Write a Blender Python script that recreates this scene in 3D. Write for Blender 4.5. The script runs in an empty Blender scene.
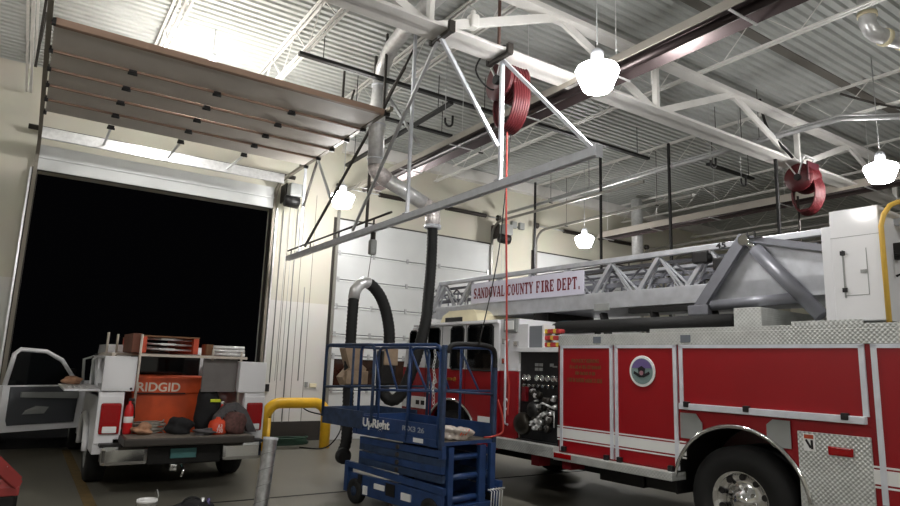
import bpy, bmesh, math, random
from mathutils import Matrix, Vector
random.seed(7)
D = bpy.data
S = bpy.context.scene
COL = S.collection
pi = math.pi

# ------------------------------------------------------------------ camera, world, exposure
yaw, pitch, roll = 0.58339884, 0.17569274, 0.03447891
fpx = 633.03
f = Vector((math.sin(yaw)*math.cos(pitch), math.cos(yaw)*math.cos(pitch), math.sin(pitch)))
r = Vector((math.cos(yaw), -math.sin(yaw), 0)); u = r.cross(f)
cr, sr = math.cos(roll), math.sin(roll)
rx = cr*r + sr*u; uy = -sr*r + cr*u
cam = D.objects.new('camera', D.cameras.new('camera')); COL.objects.link(cam)
cam.matrix_world = Matrix(((rx.x, uy.x, -f.x, 0), (rx.y, uy.y, -f.y, 0), (rx.z, uy.z, -f.z, 1.75), (0, 0, 0, 1)))
cam.data.sensor_width = 36; cam.data.lens = fpx*36/900; cam.data.clip_end = 200
S.camera = cam
w = D.worlds.new('night'); S.world = w; w.use_nodes = True
w.node_tree.nodes['Background'].inputs[0].default_value = (0.002, 0.002, 0.0025, 1)
w.node_tree.nodes['Background'].inputs[1].default_value = 0.4
S.view_settings.view_transform = 'Standard'; S.view_settings.look = 'None'
S.view_settings.exposure = 0.36; S.view_settings.gamma = 1; S.view_settings.use_curve_mapping = False
LAMP = 122.0

# ------------------------------------------------------------------ materials
MATS = {}
def lin(c): return tuple(((x/255)/12.92 if x/255 <= .04045 else ((x/255+.055)/1.055)**2.4) for x in c)
def mat(name, rgb, rough=.5, metal=0., var=.0, scale=6., bump=0., bscale=60., emit=None, estr=0., coat=0., spec=None):
    if name in MATS: return MATS[name]
    m = D.materials.new(name); m.use_nodes = True; nt = m.node_tree; b = nt.nodes['Principled BSDF']
    c = (*lin(rgb), 1)
    b.inputs['Base Color'].default_value = c; b.inputs['Roughness'].default_value = rough; b.inputs['Metallic'].default_value = metal
    if coat: b.inputs['Coat Weight'].default_value = coat; b.inputs['Coat Roughness'].default_value = .08
    if spec is not None: b.inputs['Specular IOR Level'].default_value = spec
    tc = nt.nodes.new('ShaderNodeTexCoord')
    if var:
        n = nt.nodes.new('ShaderNodeTexNoise'); n.inputs['Scale'].default_value = scale; n.inputs['Detail'].default_value = 5
        nt.links.new(tc.outputs['Object'], n.inputs['Vector'])
        rp = nt.nodes.new('ShaderNodeValToRGB'); rp.color_ramp.elements[0].position = .3; rp.color_ramp.elements[1].position = .7
        rp.color_ramp.elements[0].color = (*[x*(1-var) for x in c[:3]], 1); rp.color_ramp.elements[1].color = (*[min(1, x*(1+var)) for x in c[:3]], 1)
        nt.links.new(n.outputs['Fac'], rp.inputs['Fac']); nt.links.new(rp.outputs['Color'], b.inputs['Base Color'])
    if bump:
        n2 = nt.nodes.new('ShaderNodeTexNoise'); n2.inputs['Scale'].default_value = bscale
        nt.links.new(tc.outputs['Object'], n2.inputs['Vector'])
        bp = nt.nodes.new('ShaderNodeBump'); bp.inputs['Strength'].default_value = bump; bp.inputs['Distance'].default_value = .01
        nt.links.new(n2.outputs['Fac'], bp.inputs['Height']); nt.links.new(bp.outputs['Normal'], b.inputs['Normal'])
    if emit:
        b.inputs['Emission Color'].default_value = (*emit, 1); b.inputs['Emission Strength'].default_value = estr
    MATS[name] = m
    return m

def tread_mat(name, rgb):
    m = mat(name, rgb, .42, .45, .1, 9)
    nt = m.node_tree; b = nt.nodes['Principled BSDF']
    tc = nt.nodes.new('ShaderNodeTexCoord'); mp = nt.nodes.new('ShaderNodeMapping'); mp.inputs['Scale'].default_value = (1, 1, 1)
    mp.inputs['Rotation'].default_value = (pi/4, 0, 0)
    nt.links.new(tc.outputs['Object'], mp.inputs['Vector'])
    ck = nt.nodes.new('ShaderNodeTexVoronoi'); ck.inputs['Scale'].default_value = 34; ck.inputs['Randomness'].default_value = 0
    nt.links.new(mp.outputs['Vector'], ck.inputs['Vector'])
    bp = nt.nodes.new('ShaderNodeBump'); bp.inputs['Strength'].default_value = .7; bp.inputs['Distance'].default_value = .012; bp.invert = True
    nt.links.new(ck.outputs['Distance'], bp.inputs['Height']); nt.links.new(bp.outputs['Normal'], b.inputs['Normal'])
    return m

def wall_mat():
    m = D.materials.new('two_tone_wall_paint'); m.use_nodes = True; nt = m.node_tree; b = nt.nodes['Principled BSDF']; b.inputs['Roughness'].default_value = .6
    tc = nt.nodes.new('ShaderNodeTexCoord'); sp = nt.nodes.new('ShaderNodeSeparateXYZ'); nt.links.new(tc.outputs['Object'], sp.inputs[0])
    g = nt.nodes.new('ShaderNodeMath'); g.operation = 'GREATER_THAN'; g.inputs[1].default_value = 3.05; nt.links.new(sp.outputs['Z'], g.inputs[0])
    mx = nt.nodes.new('ShaderNodeMix'); mx.data_type = 'RGBA'; mx.inputs['A'].default_value = (*lin((216, 214, 208)), 1); mx.inputs['B'].default_value = (*lin((206, 202, 186)), 1)
    nt.links.new(g.outputs[0], mx.inputs['Factor'])
    n = nt.nodes.new('ShaderNodeTexNoise'); n.inputs['Scale'].default_value = 1.5; n.inputs['Detail'].default_value = 6
    nt.links.new(tc.outputs['Object'], n.inputs['Vector'])
    hs = nt.nodes.new('ShaderNodeMix'); hs.data_type = 'RGBA'; hs.blend_type = 'MULTIPLY'; hs.inputs['Factor'].default_value = .12
    nt.links.new(mx.outputs['Result'], hs.inputs['A']); nt.links.new(n.outputs['Color'], hs.inputs['B'])
    nt.links.new(hs.outputs['Result'], b.inputs['Base Color'])
    return m

def floor_mat():
    m = D.materials.new('sealed_concrete'); m.use_nodes = True; nt = m.node_tree; b = nt.nodes['Principled BSDF']
    tc = nt.nodes.new('ShaderNodeTexCoord')
    n = nt.nodes.new('ShaderNodeTexNoise'); n.inputs['Scale'].default_value = .8; n.inputs['Detail'].default_value = 8; n.inputs['Roughness'].default_value = .65
    nt.links.new(tc.outputs['Object'], n.inputs['Vector'])
    rp = nt.nodes.new('ShaderNodeValToRGB'); rp.color_ramp.elements[0].position = .3; rp.color_ramp.elements[1].position = .75
    rp.color_ramp.elements[0].color = (*lin((98, 95, 86)), 1); rp.color_ramp.elements[1].color = (*lin((124, 121, 110)), 1)
    nt.links.new(n.outputs['Fac'], rp.inputs['Fac']); nt.links.new(rp.outputs['Color'], b.inputs['Base Color'])
    r2 = nt.nodes.new('ShaderNodeMapRange'); r2.inputs['To Min'].default_value = .3; r2.inputs['To Max'].default_value = .5
    nt.links.new(n.outputs['Fac'], r2.inputs['Value']); nt.links.new(r2.outputs[0], b.inputs['Roughness'])
    return m

WALL = wall_mat(); FLOOR = floor_mat()
DECK = mat('white_painted_deck', (184, 187, 184), .5, 0, .06, 3)
STEELW = mat('white_painted_steel', (226, 224, 220), .45, 0, .05, 4)
DOORW = mat('white_door_panel', (205, 207, 206), .5, 0, .04, 2)
DOORB = mat('grey_inner_door_face', (204, 197, 188), .6, 0, .06, 2)
DARK = mat('dark_bronze_steel', (62, 58, 54), .5, .4)
BLACK = mat('black_steel', (26, 25, 25), .5, .2)
RUB = mat('black_rubber', (20, 20, 20), .75, 0, .2, 20, .3, 80)
GALV = mat('galvanised_steel', (222, 222, 222), .32, .5, .12, 14)
ALU = mat('brushed_aluminium', (214, 217, 224), .4, .2, .08, 8)
LADDER = mat('ladder_aluminium', (186, 188, 193), .42, .55, .12, 7)
LADG = mat('grey_painted_ladder_steel', (120, 121, 128), .4, .3, .08, 7)
CHROME = mat('chrome', (215, 215, 215), .12, 1.)
RED = mat('fire_engine_red', (146, 6, 18), .4, 0, .05, 1.5, 0, 60, None, 0, .08)
DRED = mat('dark_red_trim', (112, 16, 26), .4)
TWHITE = mat('white_vehicle_paint', (222, 222, 224), .3, 0, .03, 2, 0, 60, None, 0, .2)
CREAM = mat('cream_plastic', (232, 222, 188), .5, 0, .05, 6)
GLASS = mat('dark_window_glass', (14, 16, 18), .06, 0)
WGLASS = mat('brown_reflection_glass', (52, 36, 28), .08, 0, .5, 3)  # warm brown reflection in the dark panes is put into the base colour
TREAD = tread_mat('diamond_tread_plate', (196, 198, 195))
GREYP = mat('grey_painted_panel', (142, 144, 142), .5, .1, .05)
BLUE = mat('lift_blue_paint', (34, 60, 104), .45, 0, .25, 7, .1, 40)
BLUED = mat('worn_lift_blue', (40, 58, 86), .6, 0, .35, 12, .1, 40)
YEL = mat('safety_yellow_paint', (226, 176, 32), .45, 0, .1, 6)
YELP = mat('pale_yellow_pipe', (222, 180, 78), .45)
WHITE = mat('white_marking', (228, 228, 226), .55)
GOLD = mat('gold_leaf_lettering', (112, 74, 40), .5, .3)
MAROON = mat('maroon_lettering', (104, 12, 30), .6)
SIGNW = mat('sign_face', (196, 194, 208), .5)
ORANGE = mat('orange_tool_chest_paint', (196, 74, 26), .5, 0, .15, 5)
OREEL = mat('red_hose_rubber', (74, 6, 14), .5, 0, .15, 20)
HOSER = mat('red_air_hose', (170, 54, 44), .5)
CARD = mat('cardboard', (150, 130, 108), .85, 0, .15, 9)
TYRE = mat('tyre_rubber', (17, 17, 17), .8, 0, .2, 12)
TAIL = mat('tail_lamp_lens', (150, 12, 16), .2, 0)
TEAL = mat('licence_plate_teal', (96, 158, 160), .5)
LAMPM = mat('lamp_refractor', (255, 255, 255), .4, 0, 0, 6, 0, 60, (1.0, .98, .96), LAMP)
LAMPU = mat('lamp_upper_refractor', (255, 255, 255), .4, 0, 0, 6, 0, 60, (1.0, .98, .96), LAMP*.16)
CONDUIT = mat('zinc_conduit', (180, 181, 182), .35, .5, .08, 9)
PLASTIC = mat('clear_plastic_bag', (190, 180, 170), .25, 0, .2, 15)
WOOD = mat('worn_wood', (120, 84, 56), .7, 0, .2, 9)
BAGD = mat('black_bag_fabric', (22, 22, 24), .85, 0, .2, 20)
BAGG = mat('grey_bag_fabric', (84, 82, 84), .85, 0, .2, 20)
ROPE = mat('grey_rope', (140, 134, 124), .85, 0, .2, 20)
GREEN = mat('dark_green_hose', (22, 58, 40), .55)
ASPH = mat('night_asphalt', (40, 40, 40), .9, 0, .2, 6)
SKIN = mat('tan_glove_leather', (170, 128, 100), .8, 0, .2, 14)
TRENCH = mat('dark_floor_joint', (30, 28, 26), .7)
LINEY = mat('worn_yellow_floor_paint', (112, 92, 58), .6, 0, .25, 8)

# ------------------------------------------------------------------ mesh builder
def world_of(o):
    M = Matrix.Identity(4)
    while o is not None:
        M = (Matrix.Translation(o.location) @ o.rotation_euler.to_matrix().to_4x4()) @ M
        o = o.parent
    return M

class MB:
    def __init__(s, M=None): s.bm = bmesh.new(); s.M = M
    def _x(s, vs):
        if s.M is not None:
            for v in vs: v.co = s.M @ v.co
    def box(s, x0, x1, y0, y1, z0, z1, bev=0, R=None):
        if x0 > x1: x0, x1 = x1, x0
        if y0 > y1: y0, y1 = y1, y0
        if z0 > z1: z0, z1 = z1, z0
        c = Vector(((x0+x1)/2, (y0+y1)/2, (z0+z1)/2))
        M = Matrix.Translation(c) @ (R.to_4x4() if R is not None else Matrix.Identity(4)) @ Matrix.Diagonal((x1-x0, y1-y0, z1-z0, 1))
        g = bmesh.ops.create_cube(s.bm, size=1, matrix=M); vs = g['verts']
        if bev:
            es = list({e for v in vs for e in v.link_edges})
            g = bmesh.ops.bevel(s.bm, geom=vs+es, offset=bev, segments=2, affect='EDGES', profile=.6)
            vs = list({v for fc in g['faces'] for v in fc.verts} | {v for v in vs if v.is_valid})
        s._x(vs); return s
    def bar(s, p0, p1, a, b=None, up=(0, 0, 1)):
        p0, p1 = Vector(p0), Vector(p1); d = p1-p0; L = d.length; d.normalize(); upv = Vector(up)
        if abs(d.dot(upv)) > .98: upv = Vector((0, 1, 0))
        sx = d.cross(upv).normalized(); sz = sx.cross(d)
        b = b or a
        M = Matrix(((sx.x, d.x, sz.x, 0), (sx.y, d.y, sz.y, 0), (sx.z, d.z, sz.z, 0), (0, 0, 0, 1)))
        M = Matrix.Translation((p0+p1)/2) @ M @ Matrix.Diagonal((a, L, b, 1))
        g = bmesh.ops.create_cube(s.bm, size=1, matrix=M); s._x(g['verts']); return s
    def tube(s, pts, rad, n=10, cap=True, closed=False):
        pts = [Vector(p) for p in pts]; m = len(pts); rings = []; prev = None
        for i, p in enumerate(pts):
            if closed: t = pts[(i+1) % m]-pts[i-1]
            else: t = pts[min(i+1, m-1)]-pts[max(i-1, 0)]
            t.normalize()
            if prev is None:
                a = Vector((0, 0, 1)) if abs(t.z) < .9 else Vector((1, 0, 0)); a = (a - t*a.dot(t)).normalized()
            else: a = (prev - t*prev.dot(t)).normalized()
            prev = a; b = t.cross(a); rr = rad[i] if isinstance(rad, (list, tuple)) else rad
            rings.append([s.bm.verts.new(p + rr*(math.cos(2*pi*k/n)*a + math.sin(2*pi*k/n)*b)) for k in range(n)])
        for i in range(m if closed else m-1):
            A, B = rings[i], rings[(i+1) % m]
            for k in range(n):
                fc = s.bm.faces.new((A[k], A[(k+1) % n], B[(k+1) % n], B[k])); fc.smooth = True
        if cap and not closed:
            s.bm.faces.new(rings[0][::-1]); s.bm.faces.new(rings[-1])
        s._x([v for rg in rings for v in rg]); return s
    def cyl(s, p0, p1, r0, r1=None, n=16): return s.tube([p0, p1], [r0, r0 if r1 is None else r1], n)
    def prism(s, poly, ext, o=(0, 0, 0)):
        ext = Vector(ext); o = Vector(o)
        A = [s.bm.verts.new(Vector(p)+o) for p in poly]; B = [s.bm.verts.new(Vector(p)+o+ext) for p in poly]; n = len(A)
        s.bm.faces.new(A); s.bm.faces.new(B[::-1])
        for i in range(n): s.bm.faces.new((A[i], B[i], B[(i+1) % n], A[(i+1) % n]))
        s._x(A+B); return s
    def lathe(s, prof, c=(0, 0, 0), axis='z', n=24, closed=False):
        c = Vector(c); rings = []
        for (rr, h) in prof:
            ring = []
            for k in range(n):
                a = 2*pi*k/n; x, y = rr*math.cos(a), rr*math.sin(a)
                v = Vector((x, y, h)) if axis == 'z' else (Vector((h, x, y)) if axis == 'x' else Vector((y, h, x)))
                ring.append(s.bm.verts.new(c+v))
            rings.append(ring)
        for i in range(len(rings)-1):
            for k in range(n):
                fc = s.bm.faces.new((rings[i][k], rings[i][(k+1) % n], rings[i+1][(k+1) % n], rings[i+1][k])); fc.smooth = True
        if closed:
            for k in range(n): s.bm.faces.new((rings[-1][k], rings[-1][(k+1) % n], rings[0][(k+1) % n], rings[0][k]))
        else:
            s.bm.faces.new(rings[0][::-1]); s.bm.faces.new(rings[-1])
        s._x([v for rg in rings for v in rg]); return s
    def blob(s, c, sx, sy, sz, sub=3, noise=.12, seed=0, flat=None):
        g = bmesh.ops.create_icosphere(s.bm, subdivisions=sub, radius=1); rnd = random.Random(seed)
        ph = [rnd.uniform(0, 6.28) for _ in range(6)]
        for v in g['verts']:
            p = v.co.copy(); k = 1+noise*(math.sin(3*p.x+ph[0])*math.cos(4*p.y+ph[1])+math.sin(5*p.z+ph[2]+2*p.x)+.6*math.sin(9*p.y+ph[3])*math.sin(8*p.x+ph[4]))
            v.co = Vector((p.x*sx*k, p.y*sy*k, p.z*sz*k))
            if flat is not None: v.co.z = max(v.co.z, -flat)
            v.co += Vector(c)
        for fc in s.bm.faces:
            fc.smooth = True
        s._x(g['verts']); return s
    def build(s, name, m, parent=None, world=False, kind=None, label=None, cat=None, group=None):
        bmesh.ops.recalc_face_normals(s.bm, faces=s.bm.faces)
        me = D.meshes.new(name)
        if world and parent is not None: s.bm.transform(world_of(parent).inverted())
        s.bm.to_mesh(me); s.bm.free(); me.materials.append(m)
        o = D.objects.new(name, me); COL.objects.link(o)
        if parent is not None: o.parent = parent
        if kind: o['kind'] = kind
        if label: o['label'] = label
        if cat: o['category'] = cat
        if group: o['group'] = group
        return o

def thing(name, label, cat, loc=(0, 0, 0), rz=0, group=None):
    o = D.objects.new(name, None); COL.objects.link(o); o.location = loc; o.rotation_euler = (0, 0, rz); o.empty_display_size = .2
    o['label'] = label; o['category'] = cat
    if group: o['group'] = group
    return o
def at_base(o, loc):
    """move a single mesh object's origin to its base"""
    o.data.transform(Matrix.Translation(-Vector(loc))); o.location = loc; return o
def dup(root, loc, label=None, group=None, rz=None):
    q = root.copy(); COL.objects.link(q); q.location = loc
    if rz is not None: q.rotation_euler = (0, 0, rz)
    if label: q['label'] = label
    if group: q['group'] = group
    for ch in [c for c in D.objects if c.parent == root]:
        c2 = ch.copy(); COL.objects.link(c2); c2.parent = q
        for gch in [c for c in D.objects if c.parent == ch]:
            g2 = gch.copy(); COL.objects.link(g2); g2.parent = c2
    return q
def text(s, h, wdt, m, name, parent, o, right, up, thick=.002, bold=.0, kind=None):
    """mesh lettering of height h and width wdt with its lower left corner at o (parent's frame)"""
    cu = D.curves.new('lettering', 'FONT'); cu.body = s; cu.size = 1; cu.extrude = .01; cu.offset = bold
    t = D.objects.new('lettering', cu); COL.objects.link(t)
    bpy.context.view_layer.update()
    me = D.meshes.new_from_object(t.evaluated_get(bpy.context.evaluated_depsgraph_get()))
    D.objects.remove(t); D.curves.remove(cu)
    xs = [v.co.x for v in me.vertices]; ys = [v.co.y for v in me.vertices]
    x0, x1, y0, y1 = min(xs), max(xs), min(ys), max(ys)
    R_, U_ = Vector(right), Vector(up); N_ = R_.cross(U_)
    for v in me.vertices:
        p = v.co; v.co = Vector(o)+R_*((p.x-x0)/(x1-x0)*wdt)+U_*((p.y-y0)/(y1-y0)*h)+N_*(p.z/.01*thick)
    me.materials.clear(); me.materials.append(m)
    ob = D.objects.new(name, me); COL.objects.link(ob); ob.parent = parent
    if kind: ob['kind'] = kind
    return ob
T_, N_T = .24, .12
GL = {
 'A': [(.08, 0, .42, 1, N_T), (.92, 0, .56, 1, T_), (.22, .34, .76, .34, N_T), (-.08, .05, .26, .05, .1), (.66, .05, 1.08, .05, .1), (.3, .96, .64, .96, .08)],
 'N': [(.16, 0, .16, 1, N_T), (.84, 0, .84, 1, N_T), (.16, 1, .84, 0, T_), (0, .05, .34, .05, .1), (-.02, .95, .24, .95, .1), (.66, .95, 1.02, .95, .1)],
 'D': [(.24, 0, .24, 1, T_), (.1, .05, .6, .05, .1), (.1, .95, .6, .95, .1), (.6, .95, .84, .75, .16), (.86, .78, .86, .22, T_), (.84, .25, .6, .05, .16)],
 'O': [(.18, .25, .18, .75, T_), (.82, .25, .82, .75, T_), (.18, .75, .38, .95, .16), (.36, .95, .64, .95, .1), (.62, .95, .82, .75, .16), (.18, .25, .38, .05, .16), (.36, .05, .64, .05, .1), (.62, .05, .82, .25, .16)],
 'V': [(.14, 1, .5, 0, T_), (.88, 1, .52, 0, N_T), (-.04, .95, .34, .95, .1), (.7, .95, 1.04, .95, .1)],
 'L': [(.28, 0, .28, 1, T_), (.08, .05, .92, .05, .1), (.08, .95, .5, .95, .1), (.9, 0, .9, .3, .1)],
 'S': [(.82, .7, .82, 1, .1), (.8, .85, .6, .95, .12), (.62, .95, .4, .95, .1), (.4, .95, .18, .76, .18), (.2, .78, .24, .6, .2), (.22, .62, .76, .4, .22), (.78, .42, .8, .22, .2), (.8, .26, .6, .05, .18), (.62, .05, .4, .05, .1), (.4, .05, .2, .16, .12), (.17, 0, .17, .3, .1)],
 'C': [(.18, .25, .18, .75, T_), (.18, .75, .38, .95, .16), (.36, .95, .66, .95, .1), (.66, .95, .84, .8, .14), (.86, .66, .86, 1, .1), (.18, .25, .38, .05, .16), (.36, .05, .66, .05, .1), (.64, .05, .86, .26, .14)],
 'U': [(.22, .25, .22, 1, T_), (.82, .22, .82, 1, N_T), (.22, .25, .4, .05, .16), (.38, .05, .66, .05, .1), (.64, .05, .82, .25, .14), (.02, .95, .42, .95, .1), (.66, .95, 1.0, .95, .1)],
 'T': [(.5, 0, .5, 1, T_), (.04, .94, .96, .94, .12), (.28, .05, .72, .05, .1), (.06, .72, .06, 1, .1), (.94, .72, .94, 1, .1)],
 'Y': [(.5, 0, .5, .5, T_), (.16, 1, .5, .44, T_), (.86, 1, .52, .46, N_T), (-.04, .95, .36, .95, .1), (.68, .95, 1.02, .95, .1), (.28, .05, .72, .05, .1)],
 'F': [(.28, 0, .28, 1, T_), (.08, .05, .54, .05, .1), (.08, .95, .92, .95, .1), (.9, .7, .9, 1, .1), (.28, .5, .66, .5, .1), (.66, .36, .66, .64, .1)],
 'I': [(.5, 0, .5, 1, .3), (.14, .05, .86, .05, .1), (.14, .95, .86, .95, .1)],
 'R': [(.26, 0, .26, 1, T_), (.06, .05, .48, .05, .1), (.08, .95, .62, .95, .1), (.62, .95, .8, .82, .14), (.8, .84, .8, .66, T_), (.8, .66, .62, .51, .14), (.28, .5, .64, .5, .1), (.58, .5, .86, .05, T_), (.72, .05, 1.04, .05, .1)],
 'E': [(.28, 0, .28, 1, T_), (.08, .05, .92, .05, .1), (.08, .95, .92, .95, .1), (.9, .7, .9, 1, .1), (.9, 0, .9, .3, .1), (.28, .5, .66, .5, .1), (.66, .36, .66, .64, .1)],
 'P': [(.28, 0, .28, 1, T_), (.08, .05, .54, .05, .1), (.08, .95, .64, .95, .1), (.64, .95, .84, .8, .14), (.84, .82, .84, .62, T_), (.84, .62, .64, .46, .14), (.28, .45, .66, .45, .1)],
 '.': [(.2, .08, .42, .08, .2)]}
def slab_text(txt, h, wdt, m, parent, o, right, up, thick=.002):
    """slab serif lettering built stroke by stroke"""
    adv = {' ': .55, 'I': 1.0, '.': .5}
    tot = sum(adv.get(c, 1.16) for c in txt); cw = wdt/tot; x = 0
    Rr, Uu = Vector(right), Vector(up); Nn = Rr.cross(Uu); mb = MB(); o = Vector(o)
    for c in txt:
        for (x0, y0, x1, y1, w_) in GL.get(c, []):
            d = Vector((x1-x0, y1-y0)); L = d.length; w_ *= 1.3; nx, ny = -d.y/L*w_/2, d.x/L*w_/2
            q = [(x0+nx, y0+ny), (x1+nx, y1+ny), (x1-nx, y1-ny), (x0-nx, y0-ny)]
            if abs(d.x) > 1e-6 and abs(d.y) > 1e-6: q = [(a_, min(1, max(0, b_))) for a_, b_ in q]
            mb.prism([o+Rr*((x+a_)*cw)+Uu*(b_*h) for a_, b_ in q], Nn*thick)
        x += adv.get(c, 1.16)
    return mb.build('lettering', m, parent)
def arc(c, r0, a0, a1, n, ax1, ax2):
    c = Vector(c); ax1 = Vector(ax1); ax2 = Vector(ax2)
    return [c+r0*(math.cos(a0+(a1-a0)*i/n)*ax1+math.sin(a0+(a1-a0)*i/n)*ax2) for i in range(n+1)]
def smooth_path(P, k=6):
    P = [Vector(p) for p in P]; out = []
    for i in range(len(P)-1):
        p0 = P[max(i-1, 0)]; p1 = P[i]; p2 = P[i+1]; p3 = P[min(i+2, len(P)-1)]
        for j in range(k):
            t = j/k
            out.append(.5*((2*p1)+(-p0+p2)*t+(2*p0-5*p1+4*p2-p3)*t*t+(-p0+3*p1-3*p2+p3)*t**3))
    out.append(P[-1]); return out
def resample(P, step):
    out = [P[0].copy()]; acc = 0
    for i in range(1, len(P)):
        a, b = P[i-1], P[i]; L = (b-a).length
        while acc+L >= step:
            t = (step-acc)/L; a = a+(b-a)*t; out.append(a.copy()); L = (b-a).length; acc = 0
        acc += L
    return out
def corrugated(mb, P, rad, step=.03, n=14, amp=.1):
    Q = resample(smooth_path(P, 10), step)
    mb.tube(Q, [rad*(1+(amp if i % 2 else 0)) for i in range(len(Q))], n)

# ------------------------------------------------------------------ the setting
YW = 13.88; WT = .3; ZR = 7.1; X0, X1, YB = -8., 26., -7.
DOORS = [(-.22, 4.30), (5.86, 10.44), (12.05, 16.65), (18.25, 22.85)]; DT = 5.1
MB().box(X0, X1, YB, YW+WT, -.2, 0).build('floor', FLOOR, kind='structure')
g = MB().box(-14, 34, YW+WT, 34, -.2, -.02).build('driveway', ASPH, kind='structure')
m = MB()
xs = [X0]+[v for d in DOORS for v in d]+[X1]
for i in range(0, len(xs), 2): m.box(xs[i], xs[i+1], YW, YW+WT, 0, DT)
m.box(X0, X1, YW, YW+WT, DT, ZR+.25); m.build('wall_far', WALL, kind='structure')
MB().box(X0-.3, X0, YB, YW+WT, 0, ZR+.25).build('wall_left', WALL, kind='structure')
MB().box(X1, X1+.3, YB, YW+WT, 0, ZR+.25).build('wall_right', WALL, kind='structure')
MB().box(X0-.3, X1+.3, YB-.3, YB, 0, ZR+.25).build('wall_back', WALL, kind='structure')
# ribbed steel roof deck: ribs run along X
m = MB(); y = YB; per = .152; prof = []
while y < YW:
    prof += [(y, ZR+.042), (y+.022, ZR), (y+.095, ZR), (y+.117, ZR+.042)]; y += per
prof = [p for p in prof if p[0] < YW]
poly = [(0, a, b) for a, b in prof]+[(0, prof[-1][0], ZR+.2), (0, YB, ZR+.2)]
A = [Vector((X0, p[1], p[2])) for p in poly]
bmv = [[m.bm.verts.new(Vector((x, p[1], p[2]))) for p in poly] for x in (X0, X1)]
n = len(poly)
for i in range(n): m.bm.faces.new((bmv[0][i], bmv[0][(i+1) % n], bmv[1][(i+1) % n], bmv[1][i]))
m.build('ceiling', DECK, kind='structure')
MB().box(6.8, 24, 5.08, 5.24, ZR-.02, ZR+.01).build('trim_9', mat('deck_lap_shade_strip', (112, 108, 102), .6), kind='structure')  # solid dark strip stands in for the shadow line along the deck lap
# thin dark vertical joints on the wall pier between the doors, door frames, floor marks
m = MB()
for x in (4.72, 5.06, 5.34): m.box(x-.006, x+.006, YW-.004, YW, 0, 5.6)
m.build('trim_1', mat('wall_panel_joint', (120, 116, 104), .7), kind='structure')
for i, (a, b) in enumerate(DOORS):
    m = MB(); 
    for x in (a, b): m.box(x-.05, x+.05, YW-.03, YW+.05, 0, DT+.05)
    m.box(a, b, YW-.03, YW+.04, DT, DT+.05)
    m.build('trim_%d' % (i+2), DARK, kind='structure')
MB().box(4.4, 5.8, YW-.02, YW, 0, .42).build('baseboard_far', mat('dark_base_paint', (52, 48, 44), .6), kind='structure')
MB().box(-1, 12, 8.33, 8.37, 0, .004).build('trim_6', TRENCH, kind='structure')
MB().box(.82, .95, 7.0, 13.8, 0, .003).build('trim_7', LINEY, kind='structure')
MB().box(5.9, X1, YW-.2, YW, 6.78, 7.08).build('trim_8', STEELW, kind='structure')

# ---- closed sectional doors (2, 3 and 4)
def closed_door(idx, a, b):
    root = D.objects.new('door_%d' % idx, None); COL.objects.link(root); root.location = (a, YW-.08, 0); root['kind'] = 'structure'
    W_ = b-a
    zs = [0, .55, 1.1, 1.88, 2.38, 3.03, 3.66, 4.29, 5.1]
    for i in range(8):
        z0, z1 = zs[i]+.008, zs[i+1]-.008
        if i == 2:
            m = MB().box(.05, W_-.05, -.03, .03, z0, z0+.08).box(.05, W_-.05, -.03, .03, z1-.06, z1)
            k = 4; 
            for j in range(k+1):
                x = .09+(W_-.18)*j/k; m.box(x-.045, x+.045, -.03, .03, z0, z1)
            o = m.build('door_section', DOORW, root)
            for j in range(k):
                xa = .135+(W_-.18)*j/k; xb = .045+(W_-.18)*(j+1)/k
                MB().box(xa, xb, -.008, .008, z0+.08, z1-.06).build('window_pane', WGLASS, o)
        else:
            m = MB().box(.05, W_-.05, -.03, .03, z0, z1, .006)
            m.box(.05, W_-.05, -.045, -.03, z1-.05, z1-.02)
            m.build('door_section', DOORW, root)
    for zh in zs[1:8]:
        for x in (.1, 1.0, 1.95, 2.9, W_-.1):
            MB().box(x-.03, x+.03, -.06, -.03, zh-.06, zh+.06, .005).build('hinge', CONDUIT, root)
    for x in (0.0, W_):
        sgn = 1 if x == 0 else -1
        m = MB().box(x-.03, x+.03, -.1, -.05, 0, 5.3)
        P = [(x, -.07, 5.3)]+[Vector((x, -.07-.4+.4*math.cos(t), 5.3+.4*math.sin(t))) for t in (pi/8, pi/4, 3*pi/8, pi/2)]+[(x, -5.3, 5.7)]
        for p, q in zip(P, P[1:]): m.bar(p, q, .06, .04, up=(1, 0, 0))
        m.build('door_track', mat('weathered_track_steel', (140, 138, 132), .45, .5), root)
    # torsion springs on their shaft
    MB().cyl((-.2, -.22, 5.82), (W_+.2, -.22, 5.82), .016, n=8).build('spring_shaft', CONDUIT, root)
    for xa, xb in ((.95, 2.15), (2.9, 4.25)):
        n = 44; P = []
        Q = [Vector((xa+(xb-xa)*i/n, -.22, 5.82)) for i in range(n+1)]
        MB().tube(Q, [.062 if i % 2 else .045 for i in range(n+1)], 12).build('torsion_spring', mat('oiled_spring_steel', (50, 44, 40), .5, .5), root)
    for x in (-.12, W_+.1):
        MB().lathe([(.03, -.04), (.085, -.04), (.07, 0), (.085, .04), (.03, .04)], (x, -.22, 5.82), 'x', 16).build('cable_drum', DARK, root)
    return root
closed_door(2, *DOORS[1]); closed_door(3, *DOORS[2]); closed_door(4, *DOORS[3])

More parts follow.
